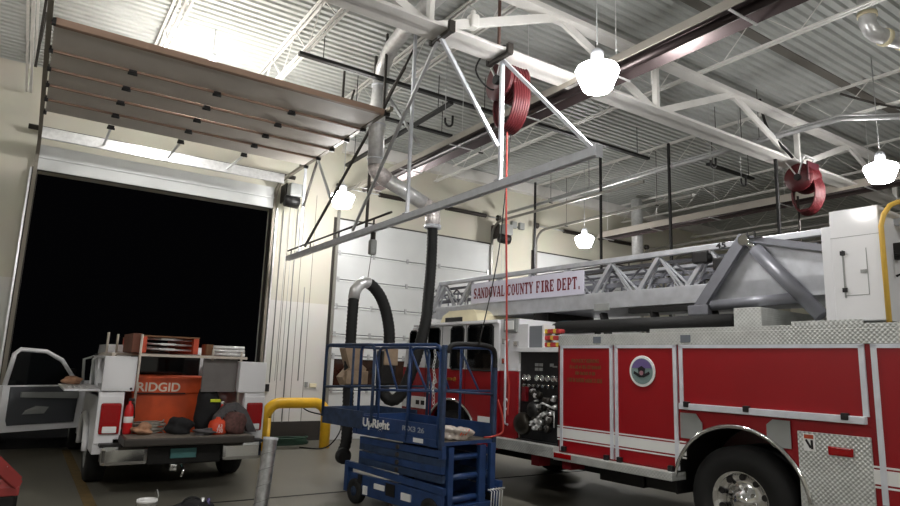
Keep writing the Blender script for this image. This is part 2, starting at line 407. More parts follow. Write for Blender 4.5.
# ---- door 1, rolled up and stored under the roof
a, b = DOORS[0]
root = D.objects.new('door_1', None); COL.objects.link(root); root.location = (a, YW, 0); root['kind'] = 'structure'
MB().box(a+.03, b-.03, 13.72, 13.78, 5.08, 5.56, .006).box(a+.03, b-.03, 13.69, 13.72, 5.30, 5.33).build('door_section', DOORW, root, world=True)
m = MB(); m.box(a+.03, b-.03, 13.1, 13.16, 5.52, 5.72); m.build('door_section', GALV, root, world=True)
Yb = [8.45, 9.3, 9.95, 10.6, 11.25, 11.9]
RIB = mat('brown_stiffener', (150, 124, 106), .6)
for i in range(5):
    m = MB().box(a+.05, b-.05, Yb[i]+.008, Yb[i+1]-.008, 5.62, 5.67, .005)
    sec = m.build('door_section', DOORB, root, world=True)
    m = MB().box(a+.05, b-.05, Yb[i]-.0, Yb[i]+.03, 5.59, 5.62)
    if i == 0: m = MB().box(a+.05, b-.05, Yb[0]-.01, Yb[0]+.07, 5.585, 5.675, .008)
    m.build('stiffener', RIB, sec, world=True)
for Y in Yb[1:]:
    for x in (.79, 1.92, 3.06):
        MB().box(x-.05, x+.05, Y-.03, Y+.06, 5.57, 5.61, .005).cyl((x-.06, Y, 5.56), (x+.06, Y, 5.56), .022, n=8).build('hinge', BLACK, root, world=True)
for x in (.79, 1.92, 3.06):
    MB().bar((x, 11.9, 5.58), (x, 13.1, 5.6), .035, .03).build('strut', GALV, root, world=True)
for x in (a, b):
    m = MB().box(x-.03, x+.03, 13.72, 13.8, 0, 5.2)
    P = [Vector((x, 13.76, 5.2))]+[Vector((x, 13.76-.45+.45*math.cos(t), 5.2+.45*math.sin(t))) for t in (pi/8, pi/4, 3*pi/8, pi/2)]+[Vector((x, 8.3 if x > 0 else 5.6, 5.65))]
    for p, q in zip(P, P[1:]): m.bar(p, q, .06, .06, up=(1, 0, 0))
    m.build('door_track', mat('dull_track_steel', (124, 118, 106), .5, .3), root, world=True)
    for Y in Yb: MB().box(x-.045 if x > 0 else x+.02, x+.045 if x > 0 else x+.07, Y-.03, Y+.03, 5.57, 5.66, .01).build('roller_bracket', BLACK, root, world=True)
m = MB().box(a-.08, a-.05, 13.7, 13.84, 0, 5.1); m.build('track_angle', GALV, root, world=True)
m = MB().box(b+.05, b+.08, 13.7, 13.84, 0, 5.1); m.build('track_angle', GALV, root, world=True)
MB().cyl((a-.2, 13.66, 5.85), (b+.4, 13.66, 5.85), .05, n=12).build('spring_shaft', DARK, root, world=True)

# ------------------------------------------------------------------ roof steel
def joist(x, i):
    zb, zt = 6.5, ZR-.005; y0, y1 = -6.5, 13.7
    m = MB()
    for dx in (-.035, .035):
        m.box(x+dx-.018, x+dx+.018, y0, y1, zb, zb+.03); m.box(x+dx-.018, x+dx+.018, y0, y1, zt-.03, zt)
    n = 34; st = (y1-y0)/n
    for k in range(n):
        ya, yb_ = y0+k*st, y0+(k+1)*st
        za, zc = (zb+.015, zt-.015) if k % 2 == 0 else (zt-.015, zb+.015)
        m.bar((x, ya, za), (x, yb_, zc), .016 if x < 4 else .011, .016 if x < 4 else .011)
    return m
sidej = ['leftmost', '']
jg = 'open web roof joists'
JL = ['white lattice roof joist at the far left edge, left of the open door track', 'white lattice roof joist crossing the bright deck above the middle of the rolled up door',
      'white lattice roof joist above the right end of the rolled up door', 'white lattice roof joist beside the top of the galvanised duct', '', 'white lattice roof joist above the dark tube heater near the nearest lamp', '',
      'white lattice roof joist above the black hanger posts behind the fire engine sign', '', 'white lattice roof joist above the maroon hose reel and the ladder base', '',
      'white lattice roof joist beyond the lamp at the right edge', '', 'white lattice roof joist farthest to the right over the back bays']
for i in range(16):
    x = -.5+1.8*i
    if x > 4 and i % 2 == 0: continue
    if i >= len(JL) or not JL[i]: continue
    o = joist(x, i).build('roof_joist', STEELW, label=JL[i], cat='roof joist', group=jg)
    at_base(o, (x, YW-.3, 6.5))
def girder(Y, zb, label, node0, W_=.35):
    root = thing('roof_girder', label, 'roof beam', (5, Y, zb))
    m = MB()
    m.box(X0+.1, X1-.1, Y-W_/2, Y+W_/2, zb, zb+.02)
    m.box(X0+.1, X1-.1, Y-.03, Y-.015, zb, zb+.14).box(X0+.1, X1-.1, Y+.015, Y+.03, zb, zb+.14)
    m.build('bottom_chord', STEELW, root, world=True)
    m = MB(); m.box(X0+.1, X1-.1, Y-.1, Y+.1, 6.42, 6.495); m.build('top_chord', STEELW, root, world=True)
    k = -3
    while True:
        xn = node0+4.03*k
        if xn > X1-3: break
        if xn > X0+2:
            MB().bar((xn, Y, zb+.05), (xn+2.0, Y, 6.45), .05, .11).build('diagonal_brace', STEELW, root, world=True)
            MB().bar((xn, Y, zb+.05), (xn-2.0, Y, 6.45), .05, .11).build('diagonal_brace', STEELW, root, world=True)
            MB().bar((xn, Y, zb+.05), (xn, Y, 6.45), .06, .09).build('vertical_brace', STEELW, root, world=True)
        k += 1
    return root
girder(5.85, 5.57, 'wide white roof girder crossing the bays above the hanging rail and hose reels', 3.47)

# angle braces between the joists and the girder
for (p, q) in (((1.35, 5.85, 5.72), (3.0, 9.0, 6.5)), ((6.7, 5.85, 5.72), (6.7, 4.2, 6.5))):
    pass
# ------------------------------------------------------------------ high bay lamps
def lamp(loc, label):
    root = thing('high_bay_lamp', label, 'ceiling lamp', loc, group='round high bay lamps')
    x, y, z = 0, 0, 0
    MB().lathe([(.05, .14), (.07, .145), (.075, .26), (.05, .3), (.02, .31)], (0, 0, 0), n=20).build('ballast_housing', ALU, root)
    MB().cyl((0, 0, .31), (0, 0, 7.1-loc[2]), .008, n=6).build('suspension_wire', CONDUIT, root)
    MB().lathe([(.02, -.2), (.15, -.2), (.17, -.18), (.225, -.04), (.25, .03), (.2, .035)], (0, 0, 0), n=24).build('glowing_refractor', LAMPM, root)
    MB().lathe([(.2, .036), (.25, .036), (.235, .07), (.14, .12), (.05, .138)], (0, 0, 0), n=24).build('upper_refractor', LAMPU, root)
    return root
lamp((5.12, 4.80, 5.12), 'glowing high bay lamp nearest to the camera, beside the red hose reel with looped hose')
lamp((5.18, 12.0, 5.12), 'glowing high bay lamp left of the galvanised duct, near the open bay door')
lamp((11.9, 11.65, 5.12), 'glowing high bay lamp above the far end of the fire engine ladder sign')
lamp((11.25, 4.40, 5.12), 'glowing high bay lamp above the white box of the fire engine, at the right edge')
lamp((-1.3, 4.8, 5.12), 'high bay lamp outside the frame to the left')
lamp((-1.3, -2.2, 5.12), 'high bay lamp behind the camera on the left')
lamp((5.0, -2.2, 5.12), 'high bay lamp behind the camera in the middle')
lamp((2.0, 10.3, 6.35), 'high bay lamp hidden above the rolled up bay door')

# ------------------------------------------------------------------ radiant tube heaters
def heater(x, y0, y1, z, label):
    root = thing('tube_heater', label, 'heater', (x, (y0+y1)/2, z))
    hood = mat('heater_hood_steel', (150, 146, 142), .3, .8, .06)
    t = .008
    m = MB()
    P = [(x-.24, z-.06), (x-.10, z+.13), (x+.10, z+.13), (x+.24, z-.06)]
    for (xa, za), (xb, zb) in zip(P, P[1:]): m.bar(((xa+xb)/2, y0, (za+zb)/2), ((xa+xb)/2, y1, (za+zb)/2), math.hypot(xb-xa, zb-za), t) if abs(zb-za) < .01 else m.prism([(xa, y0, za), (xb, y0, zb), (xb+t, y0, zb+t), (xa+t, y0, za+t)], (0, y1-y0, 0))
    m.build('reflector_hood', mat('shaded_tone_hood', (84, 74, 74), .28, .7), root, world=True)  # shade of the hood's underside is put into this dark colour
    MB().prism([(x-.262, y0, z-.06), (x-.112, y0, z+.145), (x-.1, y0, z+.145), (x-.25, y0, z-.06)], (0, y1-y0, 0)).build('outer_shell', mat('lit_tone_heater_shell', (186, 178, 168), .4, .4), root, world=True)  # pale colour paints the same hood's outer side as lit
    MB().cyl((x-.02, y0-.1, z-.02), (x-.02, y1+.1, z-.02), .05, n=14).build('burner_tube', mat('heat_darkened_tube', (52, 44, 44), .4, .6), root, world=True)
    k = int((y1-y0)/1.6)
    for i in range(k+1):
        y = y0+.2+i*(y1-y0-.4)/k
        MB().bar((x-.25, y, z-.07), (x+.25, y, z-.07), .03, .012).build('hanger_strap', GALV, root, world=True)
        MB().cyl((x, y, z+.12), (x, y, ZR), .005, n=6).build('hanger_rod', GALV, root, world=True)
    return root
heater(5.82, 1.5, 12.2, 5.5, 'long dark radiant tube heater running past the nearest lamp to the far wall')
heater(13.6, 3.6, 12.6, 5.55, 'long radiant tube heater behind the rear of the fire engine ladder')

# ------------------------------------------------------------------ hanging hose rails
def rail_system(X, label, posts, mats, y0=4.27, y1=13.3, z=3.92):
    root = thing('hanging_hose_rail', label, 'overhead rail', (X, (y0+y1)/2, z))
    m = MB().box(X-.045, X+.045, y0, y1, z+.03, z+.045).box(X-.045, X-.03, y0, y1, z-.05, z+.045).box(X+.03, X+.045, y0, y1, z-.05, z+.045)
    m.box(X-.045, X-.012, y0, y1, z-.05, z-.04).box(X+.012, X+.045, y0, y1, z-.05, z-.04)
    m.build('rail', mats[0], root, world=True)
    MB().box(X-.055, X+.055, y0-.02, y0, z-.06, z+.06, .004).build('end_stop', mats[0], root, world=True)
    MB().cyl((X, 8.6, z+.17), (X, y1, z+.17), .02, n=8).build('air_pipe', DARK, root, world=True)
    for y in (9.2, 10.6, 12, 13.1): MB().box(X-.012, X+.012, y-.012, y+.012, z+.04, z+.17).build('pipe_clip', DARK, root, world=True)
    for (y, zt) in posts:
        MB().bar((X, y, z+.045), (X, y, zt), .045, .045).box(X-.06, X+.06, y-.05, y+.05, z+.045, z+.06).build('hanger_post', mats[1], root, world=True)
    return root
rl = rail_system(4.55, 'long aluminium hose rail hung from the near girder beside the open bay door', [(5.85, 5.57), (8.1, 7.08), (12.6, 7.08)], (ALU, ALU))
for (p, q, mm) in (((4.55, 5.85, 5.55), (4.55, 4.35, 3.98), ALU), ((3.62, 5.85, 5.55), (4.5, 5.85, 4.4), ALU), ((3.62, 5.85, 5.57), (4.5, 9.9, 4.0), CONDUIT), ((4.55, 9.47, 3.98), (4.55, 9.47, 7.08), DARK),
                   ((4.55, 8.4, 6.45), (4.55, 12.3, 4.05), DARK), ((4.55, 11.9, 5.85), (4.55, 12.56, 4.95), DARK), ((4.55, 11.95, 5.85), (4.55, 11.1, 4.8), CONDUIT), ((4.7, 8.1, 5.1), (4.7, 9.9, 7.0), CONDUIT)):
    MB().bar(p, q, .04, .04).build('diagonal_strut', mm, rl, world=True)
for x in (3.64, 4.5):
    MB().box(x-.03, x+.03, 5.64, 6.06, 5.52, 5.568, .005).box(x-.04, x+.04, 5.62, 5.67, 5.52, 5.66, .005).box(x-.04, x+.04, 6.03, 6.08, 5.52, 5.66, .005).build('beam_clamp', DARK, rl, world=True)
rail_system(10.75, 'dark hose rail hanging behind the fire engine ladder', [(5.85, 5.57), (8.1, 6.5), (10.0, 6.9), (12.3, 6.6)], (DARK, BLACK), y0=5.0)

# spring balancer hanging from the rail above the hose loop
root = thing('spring_balancer', 'grey spring balancer hanging under the rail above the looped exhaust hose', 'balancer', (4.55, 9.2, 3.4))
MB().box(4.52, 4.58, 9.16, 9.24, 3.66, 3.86, .01).build('trolley', DARK, root, world=True)
MB().box(4.49, 4.61, 9.14, 9.26, 3.48, 3.74, .04).build('body', GREYP, root, world=True)
MB().cyl((4.5, 9.2, 3.1), (4.54, 9.2, 3.5), .006, n=6).build('cable', DARK, root, world=True)

# black strut frames under the roof that carry the door tracks
fr = [(((3.0, 9.0, 6.45), (7.0, 9.0, 6.45)), 'black strut under the roof behind the galvanised duct'),
      (((4.4, 10.4, 6.4), (6.8, 10.4, 6.4)), 'black strut under the roof nearer the far wall, above the door track'),
      (((5.86, 9.0, 6.4), (5.86, 13.5, 6.35)), 'black angle bar running to the far wall over the left track of the closed door'),
      (((8.9, 7.2, 6.45), (11.3, 7.2, 6.45)), 'black strut just under the girder, left of the second hose reel'),
      (((7.4, 8.9, 6.45), (11.1, 8.9, 6.45)), 'black strut under the roof above the black hanger posts'),
      (((12.4, 8.3, 6.45), (14.2, 8.3, 6.45)), 'short black strut behind the second hose reel')]
for (p, q), lb in fr:
    o = MB().bar(p, q, .09, .05).build('ceiling_strut', BLACK, label=lb, cat='steel strut'); 
    mid = (Vector(p)+Vector(q))/2; at_base(o, mid)
    for t in (.1, .9):
        c = Vector(p).lerp(Vector(q), t); MB().bar(c, (c.x, c.y, ZR), .01, .01).build('hanger_rod', BLACK, o, world=True)

# track hangers of the open door and the closed door
def hanger(x, y, z0, lb, brace=(.0, .9)):
    root = thing('track_hanger', lb, 'track hanger', (x, y, z0))
    MB().bar((x, y, z0), (x, y, ZR), .035, .035).build('upright', DARK, root, world=True)
    MB().bar((x, y, z0+.1), (x+brace[0], y+brace[1], min(ZR, z0+1.3)), .03, .03).build('brace', DARK, root, world=True)
hanger(4.36, 8.7, 5.68, 'dark steel hanger at the near end of the open door track', (.5, 0))
hanger(4.36, 10.4, 5.68, 'dark steel hanger at the middle of the open door track', (.4, .4))
hanger(4.36, 12.4, 5.68, 'dark steel hanger at the wall end of the open door track', (.35, -.6))
hanger(-.34, 10.2, 5.68, 'dark steel hanger left of the open door', (0, 1))
# silver pipes under the roof
def pipe(P, rad, m, lb, name='conduit_pipe', cat='pipe', hang=True):
    Q = [Vector(p) for p in P]; mid = Q[len(Q)//2]
    root = thing(name, lb, cat, mid)
    MB().tube(Q, rad, 12).build('pipe', m, root, world=True)
    if hang:
        for p, q in zip(Q, Q[1:]):
            if (q-p).length > 1.5:
                for t in (.2, .8):
                    c = p.lerp(q, t)
                    if c.z < ZR-.1: MB().cyl(c, (c.x, c.y, ZR), .006, n=6).box(c.x-.05, c.x+.05, c.y-.02, c.y+.02, c.z-rad-.02, c.z-rad).build('pipe_hanger', DARK, root, world=True)
    return root
pipe([(10.8, 13.5, 6.0), (10.8, 4.75, 6.0), (11.6, 4.0, 6.0), (18, 3.4, 6.0)], .045, CONDUIT, 'thick silver pipe bending right under the roof behind the girder')
pipe([(10.95, 12, 6.12), (10.95, 4.8, 6.12), (11.7, 4.15, 6.12), (18, 3.6, 6.12)], .02, CONDUIT, 'thin silver conduit strapped above the thick bending pipe')
pipe([(11.2, 4.9, 6.6), (11.6, 4.6, 6.45), (17.0, 3.0, 6.45)], .02, DARK, 'thin dark pipe rising to the right above the silver pipes')
pipe([(7.1, 5.6, 5.85), (7.1, 5.6, 6.2), (7.6, 11.5, 6.2)], .018, STEELW, 'thin white conduit running away from the girder over the ladder')
pipe([(12.15, 8.5, 5.72), (12.15, 13.6, 5.72)], .035, STEELW, 'pale pipe running to the far wall left of the third door')
pipe([(9.2, 3.6, 7.05), (9.2, 3.6, 6.62), (9.25, 3.58, 6.52), (9.32, 3.55, 6.48), (9.5, 3.48, 6.45), (11.0, 3.0, 6.45)], .11, GALV, 'fat silver flue pipe with an elbow at the top right corner', 'flue_pipe', 'pipe')
m = MB()
for c in ((9.2, 3.6, 6.75), (9.45, 3.5, 6.455), (9.75, 3.4, 6.45)): m.cyl((c[0]-.001, c[1], c[2]-.03), (c[0]+.001, c[1], c[2]+.03), .125, n=16) if c[2] > 6.6 else m.cyl((c[0]-.03, c[1]+.01, c[2]), (c[0]+.03, c[1]-.01, c[2]), .125, n=16)
fp = [o for o in D.objects if o.name == 'flue_pipe'][0]
m.build('tape_band', CREAM, fp, world=True)
pipe([(15.0, 12.5, 5.1), (15.0, 12.5, 6.9)], .17, GALV, 'upright galvanised duct standing behind the ladder sign', 'galvanised_duct', 'duct', hang=False)
# trapeze hooks
for (x, y, z, lb) in ((9.5, 6.3, 5.35, 'black hanging hook left of the black posts'), (10.4, 6.3, 5.2, 'black hanging hook right of the black posts'), (5.1, 8.0, 5.55, 'black hanging hook beside the long heater')):
    P = [(x, y, z+1.2), (x, y, z+.05)]+arc((x+.07, y, z), .07, pi, 2*pi, 8, (1, 0, 0), (0, 0, 1))+[(x+.14, y, z+.12)]
    o = MB().tube([Vector(p) for p in P][1:], .018, 8).build('hanging_hook', BLACK, label=lb, cat='hook'); at_base(o, (x, y, z))
    MB().cyl((x, y, z+.04), (x, y, ZR), .006, n=6).build('hook_wire', CONDUIT, o, world=True)

# ------------------------------------------------------------------ galvanised duct with exhaust hose
root = thing('exhaust_hose_drop', 'galvanised duct with a black exhaust hose looping down beside the blue lift', 'exhaust hose', (5.0, 9.2, 4.5))
Yd = 9.2
V = lambda x, z, y=Yd: Vector((x, y, z))
P = [V(4.2, 6.84, 6.6), V(4.26, 6.84, 7.7), V(4.4, 6.84, 8.6), V(4.47, 6.82, 8.9), V(4.52, 6.72, 9.12), V(4.54, 6.5)]
MB().tube(P, .12, 18).build('duct_elbow', GALV, root, world=True)
MB().tube([V(4.54, 6.5), V(4.5, 6.0), V(4.52, 5.0)], .135, 20).build('duct_riser', GALV, root, world=True)
MB().tube([V(4.52, 5.0), V(4.54, 4.92), V(4.6, 4.86), V(4.75, 4.79)], .138, 20).build('taped_elbow', mat('foil_tape', (224, 216, 214), .4, .35, .3, 20, .6, 30), root, world=True)
MB().tube([V(4.75, 4.79), V(5.52, 4.5)], .125, 20).build('duct_arm', GALV, root, world=True)
MB().tube([V(5.48, 4.515), V(5.6, 4.46), V(5.68, 4.38), V(5.69, 4.26), V(5.69, 4.14)], .13, 20).build('duct_elbow', MATS['foil_tape'], root, world=True)
for zz in (6.4, 5.7, 5.1): MB().lathe([(.12, -.012), (.142, -.012), (.142, .012), (.12, .012)], (4.515, Yd, zz), n=20).build('duct_band', ALU, root, world=True)
MB().lathe([(.1, -.03), (.15, -.03), (.15, .03), (.1, .03)], (5.69, Yd, 4.12), n=20).build('hose_clamp', ALU, root, world=True)
m = MB()
corrugated(m, [V(5.69, 4.12), V(5.66, 3.5, 9.15), V(5.55, 2.88, 9.02), V(5.42, 2.38, 8.88), V(5.27, 1.75, 8.93), V(5.13, 1.29, 9.03), V(5.0, 1.17, 9.12), V(4.9, 1.28), V(4.9, 1.5)], .088)
m.build('hose', RUB, root, world=True)
MB().box(4.78, 5.04, Yd-.1, Yd+.1, 1.42, 1.95, .02).build('nozzle', BLACK, root, world=True)
m = MB(); corrugated(m, [V(4.95, 1.95), V(4.94, 2.25), V(4.87, 2.55), V(4.76, 2.79), V(4.62, 2.95), V(4.5, 3.02)], .088); m.build('hose', RUB, root, world=True)
MB().tube([V(4.53, 3.01), V(4.44, 3.02), V(4.36, 2.97), V(4.29, 2.88), V(4.27, 2.74)], .092, 18).build('chrome_elbow', GALV, root, world=True)
m = MB(); corrugated(m, [V(4.27, 2.74), V(4.265, 2.3), V(4.27, 1.5), V(4.29, .9), V(4.29, .55), V(4.24, .4)], .08); m.build('hose', RUB, root, world=True)
MB().lathe([(.07, -.04), (.115, -.04), (.115, .04), (.07, .04)], (4.2, Yd-.12, .36), 'y', 20).build('hose_cap', RUB, root, world=True)
MB().cyl((4.24, Yd, .42), (4.2, Yd-.1, .36), .08, n=14).build('hose_end', RUB, root, world=True)
# cardboard wrapped on both legs
m = MB(); m.prism([V(4.12, 1.96), V(4.44, 1.98), V(4.42, 1.72), V(4.5, 1.66), V(4.48, 1.42), V(4.16, 1.4), V(4.1, 1.52), V(4.22, 1.66)], (0, .22, 0), (0, -.13, 0))
m.box(4.14, 4.5, Yd-.2, Yd-.1, 1.42, 1.62, .01)
m.build('cardboard_wrap', CARD, root, world=True)
MB().box(4.81, 5.06, Yd-.12, Yd+.1, 1.72, 1.98, .01).build('cardboard_wrap', CARD, root, world=True)

# ------------------------------------------------------------------ hose reels
def reel(loc, lb, loops=True, k_=.78):
    x, y, z = loc
    root = thing('hose_reel', lb, 'hose reel', loc)
    c = Vector(loc)
    # drum (axis along X)
    SM = Matrix.Scale(k_, 4)
    for dx in (-.17, .17): MB(SM).lathe([(.04, -.012), (.3, -.012), (.3, .012), (.04, .012)], (dx, 0, 0), 'x', 28).build('side_disc', OREEL if loops else mat('dark_maroon_steel', (70, 16, 26), .5), root)
    m = MB(SM)
    for k in range(6):
        xx = -.13+k*.052
        m.tube([Vector((xx, .22*math.cos(t), .22*math.sin(t))) for t in [2*pi*i/28 for i in range(28)]], .028, 8, closed=True)
        m.tube([Vector((xx, .265*math.cos(t), .265*math.sin(t))) for t in [2*pi*i/28 for i in range(28)]], .022, 8, closed=True)
    m.build('coiled_hose', OREEL, root)
    MB(SM).cyl((-.24, 0, 0), (.24, 0, 0), .07, n=14).build('hub', BLACK, root)
    m = MB(SM)
    for dx in (-.2, .2): m.bar((dx, 0, 0), (dx, .25, .42), .05, .02).bar((dx, 0, 0), (dx, -.15, .42), .05, .02)
    m.box(-.22, .22, -.17, -.13, .42, .45).box(-.22, .22, .25, .29, .42, .45)
    m.build('mounting_bracket', GALV, root)
    if loops:
        m = MB(SM)
        for k in range(7):
            xx = -.1+k*.034
            P = []
            for i in range(30):
                t = 2*pi*i/30; P.append(Vector((xx+.03*math.sin(t), -.05+(.24+.012*k)*math.cos(t), -.33+(.4+.008*k)*math.sin(t))))
            m.tube(P, .022, 7, closed=True)
        m.build('hanging_hose_loops', OREEL, root)
        MB(SM).box(-.08, .08, -.12, .06, -.74, -.66, .02).build('hose_stop', mat('dark_red_guide', (90, 12, 20), .5), root)
    return root
R1 = reel((4.84, 6.1, 5.40), 'red hose reel with hanging hose loops under the girder beside the nearest lamp', True, .88)
MB().tube(smooth_path([(-.02, -.03, -.55), (-.03, -.05, -1.6), (-.04, -.1, -2.6), (-.06, -.16, -3.6), (-.03, -.17, -3.9), (-.05, -.17, -4.2)], 6), .012, 8).build('drop_hose', HOSER, R1)
MB().tube(smooth_path([(.05, -.03, -.55), (-.02, 0, -1.6), (-.12, 0, -2.4), (-.36, 0, -3.4)], 6), .008, 6).build('drop_cord', BLACK, R1)
MB().cyl((-.2, -.05, .2), (-.2, -.05, 1.7), .022, n=8).build('supply_pipe', mat('brown_pipe', (96, 70, 60), .5), R1)
MB().tube(smooth_path([(0, -.1, .5), (-.3, .0, .4), (-.45, .1, .1), (-.2, .1, -.1), (0, 0, 0)], 6), .012, 6).build('supply_hose', BLACK, R1)
R2 = reel((11.2, 5.62, 5.24), 'dark maroon hose reel hanging above the rear of the ladder', True, .85)
MB().cyl((-.02, .1, -.3), (-.02, .1, -1.6), .02, n=8).build('drop_hose', DARK, R2)
MB().box(-.2, .2, -.2, -.17, -.1, .26, .02).build('reel_housing', mat('maroon_reel_housing', (60, 14, 24), .5, 0, .15), R2)
MB().tube(smooth_path([(-.1, .1, .4), (-.5, .3, .9), (-.55, .4, 1.5)], 8), .025, 8).build('supply_hose', BLACK, R2)
# white camera / sensor above the girder
o = MB().box(4.02, 4.14, 5.78, 5.92, 5.8, 5.98, .03).cyl((4.08, 5.85, 5.98), (4.08, 5.85, 6.04), .03, n=10).build('junction_box', STEELW, label='small white junction box on top of the girder between the clamps', cat='junction box')
at_base(o, (4.08, 5.85, 5.8))

# ------------------------------------------------------------------ door openers
def opener(x, lb):
    root = thing('door_opener', lb, 'door opener', (x, 13.4, 5.1))
    MB().box(x-.14, x+.14, 13.25, 13.6, 5.32, 5.62, .03).build('gear_housing', GREYP, root, world=True)
    MB().lathe([(.03, -.22), (.13, -.2), (.14, .1), (.05, .14)], (x, 13.4, 5.22), 'x', 18).build('motor', BLACK, root, world=True)
    MB().box(x-.16, x-.13, 13.5, 13.86, 5.25, 5.65).build('bracket', DARK, root, world=True)
    for dx in (-.05, .07): MB().tube([(x+dx, 13.5, 5.15), (x+dx-.02, 13.5, 1.3)], .006, 6).build('pull_chain', CONDUIT, root, world=True)
opener(4.62, 'grey and black chain operated opener at the right corner of the open door')
opener(10.66, 'grey and black chain operated opener at the right corner of the closed door')
for (x, z, lb) in ((11.1, 5.72, 'left floodlight of the pair above the pier between closed doors'), (11.38, 5.72, 'right floodlight of the pair above the pier between closed doors')):
    o = MB().box(x-.09, x+.09, 13.55, 13.65, z-.1, z+.1, .02).box(x-.02, x+.02, 13.65, 13.88, z-.02, z+.02).build('wall_floodlight', GREYP, label=lb, cat='light'); at_base(o, (x, 13.88, z))

# ------------------------------------------------------------------ wall fittings on the pier
for (x, z, w_, h_, lb, mm) in ((4.52, 1.14, .08, .16, 'small dark push button station low beside the open door', BLACK), (5.4, 1.22, .07, .11, 'beige light switch on the pier left of the wall plate', GREYP), (5.56, 1.2, .16, .09, 'pale double socket on the pier right of the switch', CREAM)):
    o = MB().box(x-w_/2, x+w_/2, YW-.04, YW, z-h_/2, z+h_/2, .008).build('wall_switch', mm, label=lb, cat='wall switch'); at_base(o, (x, YW, z))
for (x, z0, z1, lb) in ((4.56, 1.25, 5.1, 'thin conduit on the wall just right of the open door'), (4.9, .4, 5.3, 'thin conduit in the middle of the wall pier'), (5.2, 1.3, 3.4, 'short conduit above the light switch on the pier')):
    o = MB().cyl((x, YW-.02, z0), (x, YW-.02, z1), .011, n=8).build('wall_conduit', GREYP, label=lb, cat='conduit'); at_base(o, (x, YW, z0))

# ------------------------------------------------------------------ yellow guard, floor hose, spiral duct, bucket, bags
P = [Vector((4.14, 12.63, 0)), Vector((4.14, 12.63, .62))]+arc((4.42, 12.63, .62), .28, pi, pi/2, 8, (1, 0, 0), (0, 0, 1))+arc((5.12, 12.63, .62), .28, pi/2, 0, 8, (1, 0, 0), (0, 0, 1))+[Vector((5.4, 12.63, 0))]
o = MB().tube(P, .105, 20).build('pipe_guard', YEL, label='bent yellow steel pipe guard standing between the pickup and the lift', cat='bollard'); at_base(o, (4.77, 12.63, 0))
P = []
for i in range(120):
    t = i*.32; P.append(Vector((4.82+(.42+.03*math.sin(i*.7))*math.cos(t), 13.2+.22*math.sin(t), .02+.0012*i)))
o = MB().tube(P, .016, 6).build('garden_hose', GREEN, label='dark green hose coiled on the floor behind the yellow guard', cat='hose'); at_base(o, (4.82, 13.2, 0))
o = MB().tube(smooth_path([(4.9, 13.2, .95), (5.1, 12.9, .72), (5.45, 12.3, .62), (5.55, 12.2, .4), (5.3, 12.3, .05), (4.9, 12.7, .02)], 8), .014, 6).build('black_cable', BLACK, label='loose black cable hanging over the yellow guard', cat='cable'); at_base(o, (4.9, 13.2, 0))

root = thing('spiral_duct', 'upright shiny spiral duct length standing on the floor in front of the pickup', 'duct', (1.9, 5.85, 0))
b0, b1 = Vector((1.9, 5.85, 0)), Vector((2.03, 6.0, 1.02))
Q = [b0.lerp(b1, i/40) for i in range(41)]
dt = MB().tube(Q, .063, 24, cap=False).build('duct_tube', mat('bright_duct_steel', (176, 178, 180), .3, .85, .25, 20), root, world=True)
ax = (b1-b0).normalized(); e1 = ax.orthogonal().normalized(); e2 = ax.cross(e1)
MB().tube([b0.lerp(b1, i/180)+.0635*(math.cos(i*.26)*e1+math.sin(i*.26)*e2) for i in range(181)], .0035, 6).build('spiral_seam', GREYP, root, world=True)
MB().tube([b1-(b1-b0)*.01, b1+(b1-b0)*.012], .068, 20, cap=False).build('rim', ALU, root, world=True)

root = thing('plastic_bucket', 'small white plastic bucket on the floor behind the pickup', 'bucket', (1.21, 7.1, 0))
MB().lathe([(.07, 0), (.09, .32), (.097, .32), (.097, .35), (.086, .35), (.084, .32), (.065, .02)], n=24).build('pail', WHITE, root)
MB().tube([Vector((.088, 0, .32)), Vector((.1, 0, .38)), Vector((.085, .02, .43))], .006, 6).build('handle', GREYP, root)
root = thing('tool_bag', 'dark tool bag lying open on the floor right of the white bucket', 'bag', (1.66, 7.25, 0))
MB().blob((0, 0, .13), .24, .15, .15, 3, .1, 3, .13).build('bag_body', BAGD, root)
MB().tube(arc((0, -.02, .2), .11, 0, pi, 10, (1, 0, 0), (0, 0, 1)), .012, 6).build('handle', BAGD, root)
for i, (dx, dz) in enumerate(((.1, .28), (.16, .27))): 
    o = MB().cyl((1.66+dx, 7.2, dz-.09), (1.66+dx+.01, 7.22, dz+.02), .018, n=10).build('spray_can', (GALV, mat('violet_can', (70, 60, 110), .4))[i], label=('silver spray can sticking out of the tool bag', 'violet spray can sticking out of the tool bag')[i], cat='can'); at_base(o, (1.66+dx, 7.2, dz-.09))

# red stepladder and black case at the left edge
root = thing('stepladder', 'red fibreglass stepladder lying on a black case at the left edge', 'stepladder', (-.35, 6.9, .4))
RFG = mat('red_fibreglass', (160, 60, 58), .45, 0, .1)
for dz, dy in ((0, 0), (-.02, .35)):
    MB().bar((-.35, 6.55+dy, 1.1), (.13, 7.3+dy, .52+dz), .03, .09).build('rail', RFG, root, world=True)
for t in (.15, .45, .75):
    p = Vector((-.35, 6.55, 1.1)).lerp(Vector((.13, 7.3, .52)), t); MB().bar(p, p+Vector((0, .35, -.02)), .03, .06).build('step', ALU, root, world=True)
MB().box(-.6, .14, 7.25, 7.7, .44, .52, .01).build('top_cap', RFG, root, world=True)
root = thing('storage_case', 'black ribbed storage case standing on the floor under the red stepladder', 'case', (-.25, 7.5, 0))
MB().box(-.65, .12, 7.28, 7.7, 0, .44, .02).build('case_body', BLACK, root, world=True)
m = MB()
for k in range(9): m.box(.1, .135, 7.3+k*.045, 7.32+k*.045, .02, .42)
m.build('rib', RUB, root, world=True)
